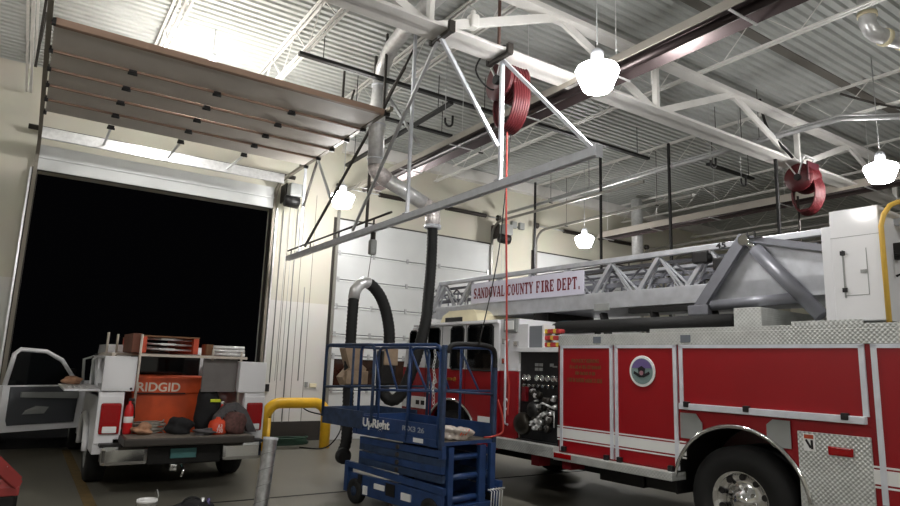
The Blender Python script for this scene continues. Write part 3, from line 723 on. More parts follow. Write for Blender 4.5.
for k in range(2): MB().box(.0+k*.06, .03+k*.06, 7.265, 7.28, .3, .34, .004).build('latch', CHROME, root, world=True)

# ------------------------------------------------------------------ pickup truck (tail towards the camera)
PK = thing('pickup_truck', 'white pickup truck with open driver door and lowered tailgate in the bay doorway', 'pickup truck', (1.95, 12.2, 0))
def pk(mb, name, mt, parent=None): return mb.build(name, mt, parent or PK, world=True)
# bed sides
def bedside(xo, xi):
    s_ = 1 if xo < xi else -1
    m = MB()
    cy, cz, R_ = 10.42, .42, .5
    low = .5
    pr = [(9.32, low), (9.32, 1.2), (9.36, 1.27), (11.22, 1.3), (11.22, low)]
    ar = [(cy+R_*math.cos(t), cz+R_*math.sin(t)) for t in [math.asin((low-cz)/R_)+(pi-2*math.asin((low-cz)/R_))*i/12 for i in range(13)]]
    poly = [Vector((xo, y, z)) for y, z in pr+ar]
    m.prism(poly, (.14*s_, 0, 0))
    m.box(min(xo, xi), max(xo, xi), 9.32, 11.22, 1.18, 1.27, .02)
    m.box(xi-.03*s_, xi, 9.36, 11.22, .72, 1.2)
    m.box(min(xo, xi), max(xo, xi), 9.3, 9.36, .62, 1.22, .02)
    # wheel arch flare
    fl = [(Vector((xo-.035*s_, cy+R_*math.cos(t), cz+R_*math.sin(t)))) for t in [.1+(pi-.2)*i/14 for i in range(15)]]
    m.tube(fl, .035, 8)
    return m
pk(bedside(.88, 1.18), 'bed_side', TWHITE); pk(bedside(3.02, 2.72), 'bed_side', TWHITE)
pk(MB().box(1.1, 2.8, 9.3, 11.2, .62, .68).box(1.1, 2.8, 11.16, 11.22, .7, 1.25), 'bed_floor', mat('worn_bed_liner', (70, 68, 64), .7, .2, .3, 14))
m = MB().box(1.16, 2.74, 8.74, 9.3, .645, .735, .015)
tg = pk(m, 'tailgate', DARK)
pk(MB().box(1.2, 2.7, 8.78, 9.28, .735, .739), 'tailgate_liner', mat('worn_tread_liner', (124, 116, 106), .7, .2, .3, 22), tg)
m = MB().box(.96, 1.5, 9.08, 9.3, .38, .62, .05); bp = pk(m, 'bumper', CHROME)
m = MB().box(2.42, 2.96, 9.08, 9.3, .38, .62, .05); pk(m, 'bumper', CHROME)
pk(MB().box(1.5, 2.42, 9.14, 9.32, .36, .6, .02).box(.94, 2.98, 9.12, 9.3, .6, .64, .01), 'bumper_step', BLACK)
pk(MB().box(1.770, 2.090, 9.1, 9.135, 0.440, 0.560, .006), 'licence_plate', TEAL)
pk(MB().box(1.76, 1.84, 9.0, 9.4, .3, .38, .01).cyl((1.8, 9.0, .34), (1.8, 8.9, .34), .02).tube([(1.9, 9.05, .36), (1.93, 9.0, .3), (1.9, 8.98, .22)], .016, 8), 'tow_hitch', CHROME)
for xa, xb in ((.92, 1.16), (2.76, 2.99)):
    o = pk(MB().box(xa, xb, 9.27, 9.34, .74, 1.13, .03), 'tail_lamp', TAIL)
    pk(MB().box(xa+.04, xb-.04, 9.255, 9.28, .76, .84, .01), 'reversing_lens', WHITE, o)
def wheel(cx, cy, cz, R_, W_, side, rim, hubr, parent, wpar=True, name='wheel', lugs=8):
    """side = -1 when the outer face points to -x"""
    prof = [(R_*.55, -W_/2), (R_*.8, -W_/2), (R_*.93, -W_*.46), (R_, -W_*.36), (R_, W_*.36), (R_*.93, W_*.46), (R_*.8, W_/2), (R_*.55, W_/2)]
    o = MB().lathe(prof, (cx, cy, cz), 'x', 40, closed=True).build(name, TYRE, parent, world=wpar)
    s_ = side; h = W_/2
    prof = [(R_*.56, s_*h*.2), (R_*.57, s_*h*.95), (R_*.53, s_*h*.98), (R_*.5, s_*h*.6), (R_*.36, s_*h*.35), (R_*.3, s_*h*.6), (R_*.2, s_*h*.65), (R_*.18, s_*h*1.0), (R_*.03, s_*h*1.05)]
    MB().lathe(prof, (cx, cy, cz), 'x', 36).build('rim', rim, o, world=wpar)
    m = MB()
    for k in range(lugs):
        t = 2*pi*k/lugs; m.cyl((cx+s_*h*.5, cy+R_*.255*math.cos(t), cz+R_*.255*math.sin(t)), (cx+s_*h*.78, cy+R_*.255*math.cos(t), cz+R_*.255*math.sin(t)), R_*.03, n=8)
    m.build('lug_nut', CHROME, o, world=wpar)
    m = MB()
    for k in range(lugs):
        t = 2*pi*(k+.5)/lugs; m.cyl((cx+s_*h*.36, cy+R_*.43*math.cos(t), cz+R_*.43*math.sin(t)), (cx+s_*h*.62, cy+R_*.43*math.cos(t), cz+R_*.43*math.sin(t)), R_*.055, n=12)
    m.build('hand_hole', BLACK, o, world=wpar)
    return o
for cy in (10.42, 13.95):
    wheel(1.03, cy, .4, .4, .26, -1, GREYP, .1, PK); wheel(2.87, cy, .4, .4, .26, 1, GREYP, .1, PK)
pk(MB().box(1.2, 2.7, 9.4, 15.0, .38, .62).cyl((1.1, 10.42, .4), (2.8, 10.42, .4), .06), 'chassis', BLACK)
# cab shell
m = MB()
prof = [(11.28, .5), (11.28, 1.25), (11.36, 1.8), (11.55, 1.9), (12.75, 1.9), (13.35, 1.32), (13.35, .5)]
m.prism([Vector((1.12, y, z)) for y, z in prof], (1.66, 0, 0))
m.box(.92, 1.12, 11.28, 11.5, .5, 1.25, .02).box(.92, 1.1, 11.28, 12.6, .42, .52, .01).box(2.8, 2.98, 11.28, 13.3, .42, 1.25, .03)
pk(m, 'cab', TWHITE)
pk(MB().box(1.45, 2.5, 11.24, 11.34, 1.42, 1.78, .03), 'rear_window', GLASS)
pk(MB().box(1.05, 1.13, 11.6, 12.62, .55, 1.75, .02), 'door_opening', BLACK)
# hood and front fenders
pk(MB().box(.94, 2.96, 13.3, 15.1, .7, 1.2, .08).box(.94, 1.3, 14.4, 15.1, .45, .75, .03).box(2.6, 2.96, 14.4, 15.1, .45, .75, .03), 'hood', TWHITE)
pk(MB().box(1.0, 2.9, 15.1, 15.2, .45, 1.1, .03), 'grille', BLACK)
# open driver door, hinge at its right edge
h0 = Vector((.93, 12.6, 0)); h1 = Vector((-.2, 11.95, 0)); dv = (h1-h0); dvn = dv.normalized(); nrm = Vector((-dvn.y, dvn.x, 0))
if nrm.y > 0: nrm = -nrm
def dp(t, z, d=0): 
    p = h0+dv*t+nrm*d; return Vector((p.x, p.y, z))
outer = [(0, .52), (0, 1.22), (.1, 1.3), (.3, 1.62), (.52, 1.78), (.85, 1.8), (.92, 1.74), (.99, 1.3), (1, 1.15), (1, .62), (.97, .52)]
inner = [(.12, 1.24), (.34, 1.58), (.54, 1.71), (.8, 1.72), (.86, 1.66), (.91, 1.26)]
def ring_prism(mb, outer, inner, d0, d1):
    pass
m = MB(); m.prism([dp(t, z, -.06) for t, z in [(0, .52), (0, 1.22), (1, 1.22), (1, .62), (.97, .52)]], nrm*.12)
fr_ = [dp(t, z) for t, z in outer[1:9]]
m.tube([dp(t, z) for t, z in [(0.02, 1.22), (.12, 1.3), (.32, 1.62), (.53, 1.75), (.84, 1.77), (.9, 1.7), (.96, 1.22)]], .035, 8)
dr = pk(m, 'front_door', TWHITE)
pk(MB().prism([dp(t, z, .06) for t, z in [(.1, .62), (.08, 1.2), (.92, 1.2), (.92, .7), (.9, .62)]], nrm*.02), 'door_trim', mat('dark_door_trim', (70, 72, 76), .6), dr)
pk(MB().prism([dp(t, z, -.005) for t, z in [(.06, 1.2), (.13, 1.28), (.33, 1.58), (.53, 1.72), (.83, 1.74), (.88, 1.68), (.93, 1.2)]], nrm*.01), 'door_glass', GLASS, dr)
pk(MB().prism([dp(t, z, .08) for t, z in [(.5, .78), (.45, .88), (.6, .9), (.72, .84), (.75, .78)]], nrm*.02).prism([dp(t, z, .08) for t, z in [(.1, 1.0), (.1, 1.1), (.8, 1.12), (.8, 1.04)]], nrm*.04), 'armrest', GREYP, dr)
pk(MB().prism([dp(t, z, -.1) for t, z in [(.06, 1.2), (.06, 1.48), (.2, 1.48), (.2, 1.2)]], nrm*-.08), 'mirror', BLACK, dr)
# utility boxes on the bed rails
m = MB().box(.9, 1.28, 9.3, 9.33, 1.28, 1.71, .005).box(1.25, 1.28, 9.3, 11.1, 1.28, 1.71).box(.9, 1.28, 11.07, 11.1, 1.28, 1.71).box(.9, 1.28, 9.3, 11.1, 1.69, 1.72, .004).box(.9, 1.28, 9.3, 11.1, 1.28, 1.31)
m.box(.9, .93, 10.15, 10.2, 1.3, 1.7).box(.9, .93, 9.3, 9.4, 1.3, 1.7)
o = pk(m, 'utility_box', TWHITE)
pk(MB().box(.5, .9, 9.45, 11.05, 1.27, 1.295, .004), 'open_lid', TWHITE, o)
pk(MB().tube([(.88, 10.3, 1.32), (.85, 10.3, 1.66), (.9, 10.3, 1.7), (1.2, 10.3, 1.7)], .02, 8).tube([(.8, 10.9, 1.32), (.78, 10.9, 1.66), (.9, 10.9, 1.7)], .02, 8), 'lid_stay', GREYP, o)
pk(MB().cyl((1.24, 9.295, 1.31), (1.24, 9.3, 1.31), .015), 'lock', BLACK, o)
o = pk(MB().box(2.62, 3.0, 9.3, 11.1, 1.27, 1.7, .006), 'utility_box', TWHITE)
pk(MB().box(2.14, 2.61, 9.42, 9.45, 1.27, 1.73, .004), 'side_panel', mat('scuffed_grey_panel', (104, 100, 98), .6, .1, .1), o)
# ladder rack
m = MB()
for (x, y, z0, z1) in ((1.31, 9.36, .74, 2.02), (2.64, 9.36, .8, 1.84), (1.0, 10.3, 1.72, 2.05), (1.2, 11.0, 1.72, 2.05), (2.25, 9.4, 1.7, 1.86), (2.9, 10.9, 1.7, 1.9)):
    m.cyl((x, y, z0), (x, y, z1), .016, n=8)
m.bar((1.3, 9.36, 1.75), (2.72, 9.36, 1.75), .04, .035).bar((1.0, 10.9, 1.75), (2.95, 10.9, 1.75), .04, .035).bar((1.0, 9.4, 1.74), (1.0, 11.2, 1.74), .035, .035)
pk(m, 'ladder_rack', mat('pale_rack_steel', (190, 180, 168), .5, .3, .1))
# load: orange step ladder on the rack
root = thing('stepladder', 'orange stepladder lying end on across the pickup rack', 'stepladder', (1.72, 10.4, 1.78))
OFG = mat('orange_fibreglass', (196, 74, 44), .5, 0, .15)
for x in (1.38, 2.06): 
    MB().box(x-.035, x+.035, 9.62, 11.6, 1.78, 2.0, .008).build('rail', OFG, root, world=True)
for z in (1.84, 1.91, 1.98): MB().cyl((1.4, 9.75, z), (2.04, 9.75, z-.01), .014, n=8).box(1.6, 1.8, 9.68, 9.8, z-.02, z+.012, .008).build('rung', GALV, root, world=True)
MB().box(1.34, 2.1, 9.62, 11.6, 2.0, 2.02).build('top_board', WOOD, root, world=True)
MB().box(1.24, 1.36, 9.7, 10.6, 1.78, 2.04, .01).build('side_board', mat('brown_board', (104, 62, 46), .7, 0, .1), root, world=True)
for k in range(3):
    z = 1.795+.05*k
    o = MB().cyl((2.28, 9.5+.02*k, z), (2.72, 9.5+.02*k, z), .024, n=12).build('conduit_offcut', GALV, label=('lowest of the three short silver tubes on the right of the rack', 'middle of the three short silver tubes on the right of the rack', 'topmost of the three short silver tubes on the right of the rack')[k], cat='tube')
    at_base(o, (2.5, 9.5, z))
o = MB().box(2.2, 2.3, 9.6, 9.9, 1.77, 1.93, .01).build('wood_block', WOOD, label='brown wood block between the orange ladder and silver tubes', cat='wood block'); at_base(o, (2.25, 9.75, 1.77))
# orange tool chest
root = thing('tool_chest', 'large orange jobsite tool chest with RIDGID lettering in the pickup bed', 'tool chest', (1.84, 10.2, .68))
m = MB().box(1.34, 2.36, 9.85, 10.6, .68, 1.22, .012).box(1.5, 2.56, 9.95, 10.65, .68, 1.0, .01); m.build('body', ORANGE, root, world=True)
MB().box(1.32, 2.38, 9.83, 10.62, 1.22, 1.46, .02).build('lid', ORANGE, root, world=True)
MB().box(1.36, 2.02, 9.815, 9.835, 1.215, 1.235).build('dark_stripe', mat('dark_brown_stripe', (60, 20, 12), .6), root, world=True)
text('RIDGID', .125, .56, mat('pale_lettering', (214, 202, 186), .6), 'lettering', root, (1.385-1.84, 9.826-10.2, 1.25-.68), (1, 0, 0), (0, 0, 1), bold=.02)
# things lying in the bed and on the tailgate
root = thing('fire_extinguisher', 'red fire extinguisher strapped inside the left bed wall of the pickup', 'fire extinguisher', (1.25, 9.3, .74))
MB().lathe([(.05, 0), (.055, .02), (.055, .3), (.04, .36), (.018, .38), (.018, .42)], n=20).build('cylinder', mat('extinguisher_red', (190, 22, 26), .35), root)
MB().lathe([(.052, .14), (.0565, .145), (.0565, .22), (.052, .225)], n=20).build('label', WHITE, root)
MB().box(-.02, .05, -.015, .015, .41, .45, .005).tube([(0, 0, .4), (.05, 0, .38), (.07, 0, .2)], .009, 6).build('valve_handle', BLACK, root)
root = thing('cable_coil', 'grey coil of cable and rope on the bed floor under the chest', 'cable', (1.55, 9.62, .685))
P = [Vector((.2*math.cos(t*.55)+.02*math.sin(t), .13*math.sin(t*.55), .03+.0022*t+.01*math.sin(t*1.3))) for t in range(70)]
MB().tube(P, .011, 6).build('coil', ROPE, root)
def blob(name, lb, cat, c, sx, sy, sz, m_, seed, noise=.14, flat=.8):
    o = MB().blob((0, 0, sz*flat), sx, sy, sz, 3, noise, seed, sz*flat).build(name, m_, label=lb, cat=cat); o.location = c; return o
blob('work_glove', 'tan work gloves heaped by the fire extinguisher', 'gloves', (1.42, 9.2, .74), .12, .13, .07, SKIN, 4, .25)
blob('tool_pouch', 'black tool pouch standing on the tailgate, left of the middle', 'pouch', (1.86, 9.15, .74), .17, .11, .12, BAGD, 5)
blob('rag_heap', 'grey rag heap on the tailgate edge in front of the orange jug', 'rag', (2.14, 8.95, .74), .15, .09, .05, BAGG, 9, .25)
blob('canvas_bag', 'dark canvas tool bag leaning on the orange tool chest', 'bag', (2.28, 9.55, .685), .17, .12, .36, BAGD, 11, .1, .9)
blob('backpack', 'brown patterned backpack at the right end of the tailgate', 'backpack', (2.52, 9.0, .74), .16, .12, .16, mat('brown_plaid_fabric', (92, 62, 58), .85, 0, .4, 30), 12, .08)
root = thing('grey_jacket', 'grey jacket draped over the backpack on the right of the tailgate', 'jacket', (2.56, 9.15, .74))
m = MB(); m.prism([(-.3, 0, 0), (-.26, 0, .22), (-.12, 0, .38), (.04, 0, .4), (.16, 0, .3), (.26, 0, .12), (.32, 0, 0), (.2, 0, 0), (.12, 0, .2), (0, 0, .3), (-.12, 0, .26), (-.2, 0, .1), (-.22, 0, 0)], (0, .12, 0))
m.build('cloth', BAGG, root)
root = thing('orange_jug', 'orange jug with white marks on the tailgate beside the canvas bag', 'jug', (2.31, 9.02, .74))
MB().lathe([(.1, 0), (.12, .02), (.12, .12), (.1, .17), (.03, .2), (.03, .22)], n=20).build('body', mat('orange_plastic', (214, 72, 40), .45), root)
text('A3', .05, .06, WHITE, 'lettering', root, (-.03, -.123, .085), (1, 0, 0), (0, 0, 1))
text('730', .05, .08, WHITE, 'lettering', root, (-.04, -.123, .03), (1, 0, 0), (0, 0, 1))
root = thing('spray_bottle', 'slim red bottle standing above the orange jug in the bed', 'bottle', (2.44, 9.38, .685))
MB().lathe([(.045, 0), (.045, .3), (.02, .38), (.015, .42)], n=16).build('body', mat('red_plastic', (206, 50, 40), .4), root)
MB().lathe([(.02, .42), (.02, .46)], n=12).build('cap', WHITE, root)
o = MB().tube(smooth_path([(2.26, 9.62, 1.7), (2.3, 9.56, 1.45), (2.33, 9.56, 1.25), (2.3, 9.5, 1.1)], 5), .03, 8).build('canvas_strap', mat('brown_strap', (84, 46, 34), .8), label='brown strap hanging from the rack beside the chest', cat='strap'); at_base(o, (2.3, 9.5, 1.1))
o = MB().box(2.28, 2.42, 9.4, 9.43, 1.13, 1.17, .005).build('yellow_tag', mat('hi_vis_yellow', (200, 210, 40), .5), label='small yellow tag above the canvas bag', cat='tag'); at_base(o, (2.35, 9.41, 1.13))
blob('cloth_rag', 'tan cap lying at the top of the open pickup door', 'cap', (.66, 11.6, 1.296), .12, .12, .06, SKIN, 21, .15)
for q_ in [o for o in D.objects if o.name.startswith('cloth_rag')]: q_.name = 'straw_hat'; q_['label'] = 'tan hat lying at the far end of the open utility box lid'; q_['category'] = 'hat'; q_.location = (.66, 10.9, 1.297)
for k in range(4):
    o = MB().cyl((.56+.07*k, 9.6, 1.306), (.56+.07*k, 10.3, 1.306), .01, n=8).build('threaded_rod', GALV, label=('leftmost', 'second from the left', 'third from the left', 'rightmost')[k]+' of the four thin silver rods on the open utility box lid', cat='rod', group='silver rods on the open lid')
    at_base(o, (.56+.07*k, 9.9, 1.296))

# ------------------------------------------------------------------ blue scissor lift
th = math.radians(9)
LF = thing('scissor_lift', 'blue scissor lift with raised guard rails standing between the pickup and the fire engine', 'scissor lift', (4.0, 6.1, 0), th)
def lf(mb, name, mt=BLUE, parent=None): return mb.build(name, mt, parent or LF)
Wd, Ld, ZD = .86, 2.45, .86
o = lf(MB().box(0, Wd, 0, Ld-.75, ZD, ZD+.04).box(0, .03, 0, Ld-.75, ZD-.02, 1.08).box(Wd-.03, Wd, 0, Ld-.75, ZD-.02, 1.08).box(0, Wd, Ld-.78, Ld-.75, ZD-.02, 1.08).box(-.012, 0, -.0, 1.72, ZD-.02, ZD+.06), 'platform')
lf(MB().box(.06, Wd-.06, 1.4, Ld, ZD+.04, ZD+.09).box(-.03, 0, 1.5, Ld, ZD+.05, 1.13, .004).box(Wd, Wd+.03, 1.5, Ld, ZD+.05, 1.13).box(-.03, Wd+.03, Ld-.02, Ld, ZD+.05, 1.13), 'extension_deck', BLUED)
lf(MB().box(.03, Wd-.03, .01, .5, ZD+.04, ZD+.046), 'deck_plate', mat('worn_deck_plate', (120, 112, 100), .5, .5, .3, 14))
text('UpRight', .14, .56, WHITE, 'lettering', LF, (-.014, 1.5, .915), (0, -1, 0), (0, 0, 1), bold=.03)
text('R-X3 26', .06, .4, mat('faded_white_marks', (150, 156, 166), .7), 'lettering', LF, (-.004, .7, .97), (0, -1, 0), (0, 0, 1), bold=.02)
lf(MB().box(-.014, -.011, .3, .48, ZD-.0, ZD+.05), 'warning_label', WHITE)
# guard rails
def rail_side(x, y0, y1, z0, name='guard_rail'):
    m = MB()
    m.tube([(x, y0, 1.9), (x, y0+.03, 1.96), (x, y0+.09, 1.98), (x, y1-.09, 1.98), (x, y1-.03, 1.96), (x, y1, 1.9), (x, y1, z0)], .02, 10)
    m.tube([(x, y0, 1.9), (x, y0, z0)], .02, 10).tube([(x, y0, 1.46), (x, y1, 1.4)], .016, 10)
    return m
for x in (.0, Wd):
    m = rail_side(x, .06, 1.64, ZD)
    m.tube([(x, .62, 1.98), (x, .62, ZD)], .018, 8); m.tube([(x, 1.2, ZD), (x, 1.2, 1.5), (x, 1.36, 1.97)], .014, 8)
    m.tube([(x, .62, 1.93), (x, .28, 1.44)], .014, 8).tube([(x, 1.1, 1.93), (x, .84, 1.44)], .014, 8)
    lf(m, 'guard_rail')
    lf(rail_side(x-.03 if x == 0 else x+.03, 1.3, Ld, 1.0), 'guard_rail', BLUED)
m = MB(); m.tube([(-.03, Ld, 1.97), (Wd+.03, Ld, 1.97)], .02, 10).tube([(-.03, Ld, 1.4), (Wd+.03, Ld, 1.4)], .016, 10).tube([(Wd/2, Ld, 1.97), (Wd/2, Ld, 1.0)], .018, 10)
lf(m, 'guard_rail', BLUED)
m = MB().box(-.015, .035, -.015, .035, ZD-.04, 1.98, .008); lf(m, 'entrance_post', BLUED)
m = MB().box(Wd-.04, Wd+.015, -.015, .035, ZD-.1, 1.75, .008); lf(m, 'entrance_post', BLUED)
m = MB().tube(smooth_path([(.04, 0, 1.9), (.1, -.02, 1.98), (.3, -.03, 2.0), (.6, -.03, 2.0), (.78, -.02, 1.96), (.84, 0, 1.84), (.84, 0, 1.74)], 6), .03, 12)
lf(m, 'entrance_bow', RUB)
lf(MB().cyl((.04, .02, 1.46), (Wd-.02, .02, 1.42), .014, n=8), 'entrance_bar', BLUED)
m = MB()
for k in range(16):
    z = 1.9-.038*k; a_ = k % 2
    P = [Vector((-.06+.01*math.sin(k), .1, z))+Vector(((.014*math.cos(t)) if a_ else 0, (0 if a_ else .014*math.cos(t)), .024*math.sin(t))) for t in [2*pi*i/10 for i in range(10)]]
    m.tube(P, .0045, 5, closed=True)
lf(m, 'gate_chain', GALV)
# scissor stack
zc = [.50, .588, .676, .764]
for k, z in enumerate(zc):
    for x in (.04, Wd-.1):
        sl = .004*(1 if k % 2 else -1)
        lf(MB().bar((x+.03, .03, z+sl), (x+.03, 1.62, z-sl+.005), .06, .08), 'scissor_arm', BLUE if k % 2 else BLUED)
    lf(MB().cyl((.02, .82, z), (Wd-.02, .82, z), .028, n=12), 'pivot_pin', DARK)
for z in (.72, .5, .26):
    lf(MB().cyl((.1, .07, z), (Wd-.1, .07, z), .035, n=14), 'cross_tube')
lf(MB().box(.12, .2, -.0, .06, .18, ZD-.02, .006), 'end_upright'); lf(MB().box(Wd-.24, Wd-.14, -.0, .06, .18, ZD-.02, .006), 'end_upright')
lf(MB().box(.0, .06, -.02, .04, ZD-.14, ZD, .004).box(Wd-.08, Wd, -.02, .04, .3, ZD, .004), 'end_bracket')
lf(MB().cyl((.43, .3, .5), (.43, 1.3, .62), .045, n=14), 'hydraulic_cylinder', DARK)
# chassis
m = MB(); m.box(-.03, .02, -.06, 1.78, .12, .36, .01).box(Wd-.02, Wd+.03, -.06, 1.78, .12, .36, .01).box(-.0, Wd, -.02, 1.74, .14, .2).bar((-.02, -.1, .395), (-.02, 1.8, .455), .05, .07).bar((Wd+.02, -.1, .395), (Wd+.02, 1.8, .455), .05, .07)
m.box(-.05, .03, 1.72, 1.8, .12, .47, .005)
ch = lf(m, 'chassis')
lf(MB().box(-.045, -.03, .75, .92, .2, .34, .004).box(-.045, -.03, 1.42, 1.5, .25, .36), 'access_panel', BLACK, ch)
lf(MB().box(-.048, -.03, .95, 1.15, .24, .3).box(-.048, -.03, .45, .62, .2, .28).box(-.048, -.03, 1.3, 1.38, .14, .24), 'warning_label', WHITE, ch)
for x, s_ in ((-.01, -1), (Wd+.01, 1)):
    for y in (.12, 1.56):
        wo = MB().lathe([(.06, -.05), (.14, -.05), (.15, -.04), (.15, .04), (.14, .05), (.06, .05)], (x, y, .15), 'x', 26, closed=True).build('wheel', RUB, LF)
        MB().lathe([(.07, s_*.01), (.075, s_*.05), (.03, s_*.04), (.02, s_*.06)], (x, y, .15), 'x', 20).build('hub', BLUED, wo)
m = MB()
for k in range(5): m.tube([(.66+.045*k, -.14, .06), (.66+.045*k, -.16, .34), (.66+.045*k, -.1, .36)], .006, 6)
m.tube([(.62, -.14, .36), (.9, -.14, .36)], .008, 6).tube([(.62, -.14, .12), (.9, -.14, .12)], .008, 6)
lf(m, 'ladder_step', GALV)
# bag and air hose on the lift deck
root = thing('plastic_bag', 'crumpled translucent plastic bag lying on the entrance end of the lift deck', 'bag', (4.32, 6.28, .907), th)
m = MB().blob((0, 0, .07), .19, .13, .09, 4, .22, 17, .07); m.build('bag_film', PLASTIC, root)
m = MB()
for a_ in range(3): m.bar((-.06+.04*a_, -.13, .06), (-.02+.05*a_, -.135, .12), .012, .01)
m.build('red_print', mat('orange_print', (214, 90, 60), .6), root)
o = MB().tube(smooth_path([(4.86, 6.2, 1.36), (4.9, 6.17, 1.2), (4.91, 6.15, 1.05), (4.89, 6.16, .97), (4.8, 6.22, .93), (4.7, 6.25, .92)], 6), .011, 8).build('air_hose', HOSER, label='loop of red air hose at the entrance post of the lift', cat='hose'); at_base(o, (4.7, 6.2, .92))

# ------------------------------------------------------------------ fire engine
TR = .06067
av = Vector((-math.sin(TR), math.cos(TR), 0)); bv = Vector((math.cos(TR), math.sin(TR), 0))
FE = thing('fire_engine', 'red and white aerial ladder fire engine parked nose to the closed bay door', 'fire engine', tuple(bv*7.45+av*5), TR)
XS = -1.25
def fe(mb, name, mt, parent=None): return mb.build(name, mt, parent or FE)
def sb(x0, x1, s0, s1, z0, z1, bev=0, mb=None):
    """box given in distance from the side plane (x), forward station s and height"""
    return (mb or MB()).box(XS+x0, XS+x1, s0-5, s1-5, z0, z1, bev)
# rear body core
def side_with_arch(s0, s1, z0, z1, sc, zc_, R_, x, th_):
    m = MB(); a0 = math.asin((z0-zc_)/R_) if z0 > zc_-R_ else -pi/2
    ar = [(sc+R_*math.cos(t), zc_+R_*math.sin(t)) for t in [a0+(pi-2*a0)*i/20 for i in range(21)]]
    poly = [Vector((x, s-5, z)) for s, z in [(s0, z0), (s0, z1), (s1, z1), (s1, z0)]+ar]
    m.prism(poly, (th_, 0, 0)); return m
fe(side_with_arch(.9, 5.82, .66, 2.06, 3.44, .56, .69, XS, .1), 'body_side', RED)
fe(side_with_arch(.9, 5.82, .66, 2.06, 3.44, .56, .69, -XS-.1, .1), 'body_side', RED)
fe(MB().box(-1.15, 1.15, .9-5, 5.82-5, 1.3, 2.06).box(-1.15, 1.15, .9-5, 2.6-5, .66, 1.4).box(-1.15, 1.15, 4.2-5, 5.82-5, .66, 1.4).box(-1.25, 1.25, .85-5, .95-5, .66, 2.06), 'body_core', RED)
fe(MB().box(-.5, .5, .9-5, 9.9-5, .4, .75), 'chassis', BLACK)
fe(MB().box(-1.2, 1.2, .9-5, 5.82-5, 2.06, 2.12), 'deck', GREYP)
# diamond plate top band
fe(MB().box(-1.27, -1.2, .9-5, 5.8-5, 2.055, 2.19, .006).box(1.2, 1.27, .9-5, 5.8-5, 2.055, 2.19, .006).box(-1.27, -1.24, .9-5, 4.4-5, 2.19, 2.235), 'top_band', TREAD)
MBx = MB()
for s_ in (5.16, 3.95): MBx.box(-1.275, -1.26, s_-.06-5, s_+.06-5, 2.08, 2.16, .003)
fe(MBx, 'marker_lamp', mat('marker_lens', (110, 116, 124), .2))
# red compartment doors with bright frames
def comp(s0, s1, z0, z1, label=None):
    m = MB().box(-1.262, -1.25, s0-5+.03, s1-5-.03, z0, z1, .003)
    d = fe(m, 'compartment_door', RED)
    m = MB(); m.box(-1.272, -1.25, s0-5, s0-5+.045, z0, z1+.03).box(-1.272, -1.25, s1-5-.045, s1-5, z0, z1+.03).box(-1.272, -1.25, s0-5, s1-5, z1, z1+.035)
    fe(m, 'door_frame', ALU, d)
    return d
d1 = comp(4.93, 5.77, .74, 2.02); d2 = comp(4.07, 4.90, .74, 2.02); d3 = comp(2.24, 4.04, 1.44, 2.02)
d4 = comp(.95, 2.19, .74, 2.02)
# thin slat lines on the roll-up of the long door stay in its surface; latch rails
m = MB().box(-1.30, -1.25, 2.26-5, 4.04-5, 1.375, 1.44, .006); fe(m, 'latch_rail', ALU)
for (s_, z_) in ((5.69, .76), (5.02, .74), (4.83, .74), (4.16, .74), (3.95, 1.42), (3.3, 1.42), (2.42, 1.42)):
    fe(MB().box(-1.31, -1.26, s_-5-.03, s_-5+.03, z_-.02, z_+.04, .008), 'latch', BLACK)
# white stripe with thin lines
m = MB()
for (s0, s1) in ((.95, 2.21), (2.21, 2.82), (4.08, 5.82), (3.99, 4.08)):
    m.box(-1.266, -1.25, s0-5, s1-5, .90, 1.015).box(-1.266, -1.25, s0-5, s1-5, 1.03, 1.045).box(-1.266, -1.25, s0-5, s1-5, .868, .883)
fe(m, 'white_stripe', WHITE)
# emblem
em = fe(MB().lathe([(.17, -.006), (.175, 0), (.17, .006)], (-1.27, 4.51-5, 1.76), 'x', 40), 'door_emblem', WHITE)
m = MB().lathe([(.145, -.002), (.145, .002)], (-1.2775, 4.51-5, 1.76), 'x', 36); fe(m, 'emblem_field', mat('emblem_grey_green', (120, 142, 140), .5), em)
P = [Vector((-1.281, 4.51-5+.14*math.cos(t), 1.76+.14*math.sin(t))) for t in [.25+(pi-.5)*i/12 for i in range(13)]]
fe(MB().prism(P, (-.002, 0, 0)), 'emblem_sky', mat('emblem_violet', (104, 88, 140), .5), em)
m = MB()
m.prism([Vector((-1.284, 4.51-5+y, 1.76+z)) for y, z in ((-.11, -.03), (-.03, -.07), (.03, -.07), (.11, -.03), (.1, -.0), (.04, -.03), (.05, .03), (0, .06), (-.05, .03), (-.04, -.03), (-.1, 0))], (-.002, 0, 0))
fe(m, 'emblem_bird', mat('emblem_black', (26, 24, 30), .5), em)
fe(MB().lathe([(.026, -.002), (.026, .002)], (-1.288, 4.51-5, 1.74), 'x', 20), 'emblem_centre', mat('emblem_rose', (150, 110, 120), .5), em)
# gold lettering on the first door
text('PROUDLY SERVING', .045, .44, GOLD, 'lettering', d1, (-1.263, 5.58-5, 1.84), (0, -1, 0), (0, 0, 1), bold=.03)
for z_, s0, w_, h_ in ((1.765, 5.61, .48, .045), (1.69, 5.52, .3, .04), (1.6, 5.65, .56, .05)):
    rnd = random.Random(int(z_*1000)); m = MB(); y = 0
    while y < w_:
        ww = rnd.choice((.01, .016, .022)); s_ = s0-y
        m.box(-1.265, -1.262, s_-5-ww, s_-5, z_, z_+h_*rnd.choice((.8, 1, 1))); 
        y += ww+rnd.choice((.006, .008, .02))
    fe(m, 'worn_gold_lettering', GOLD, d1)
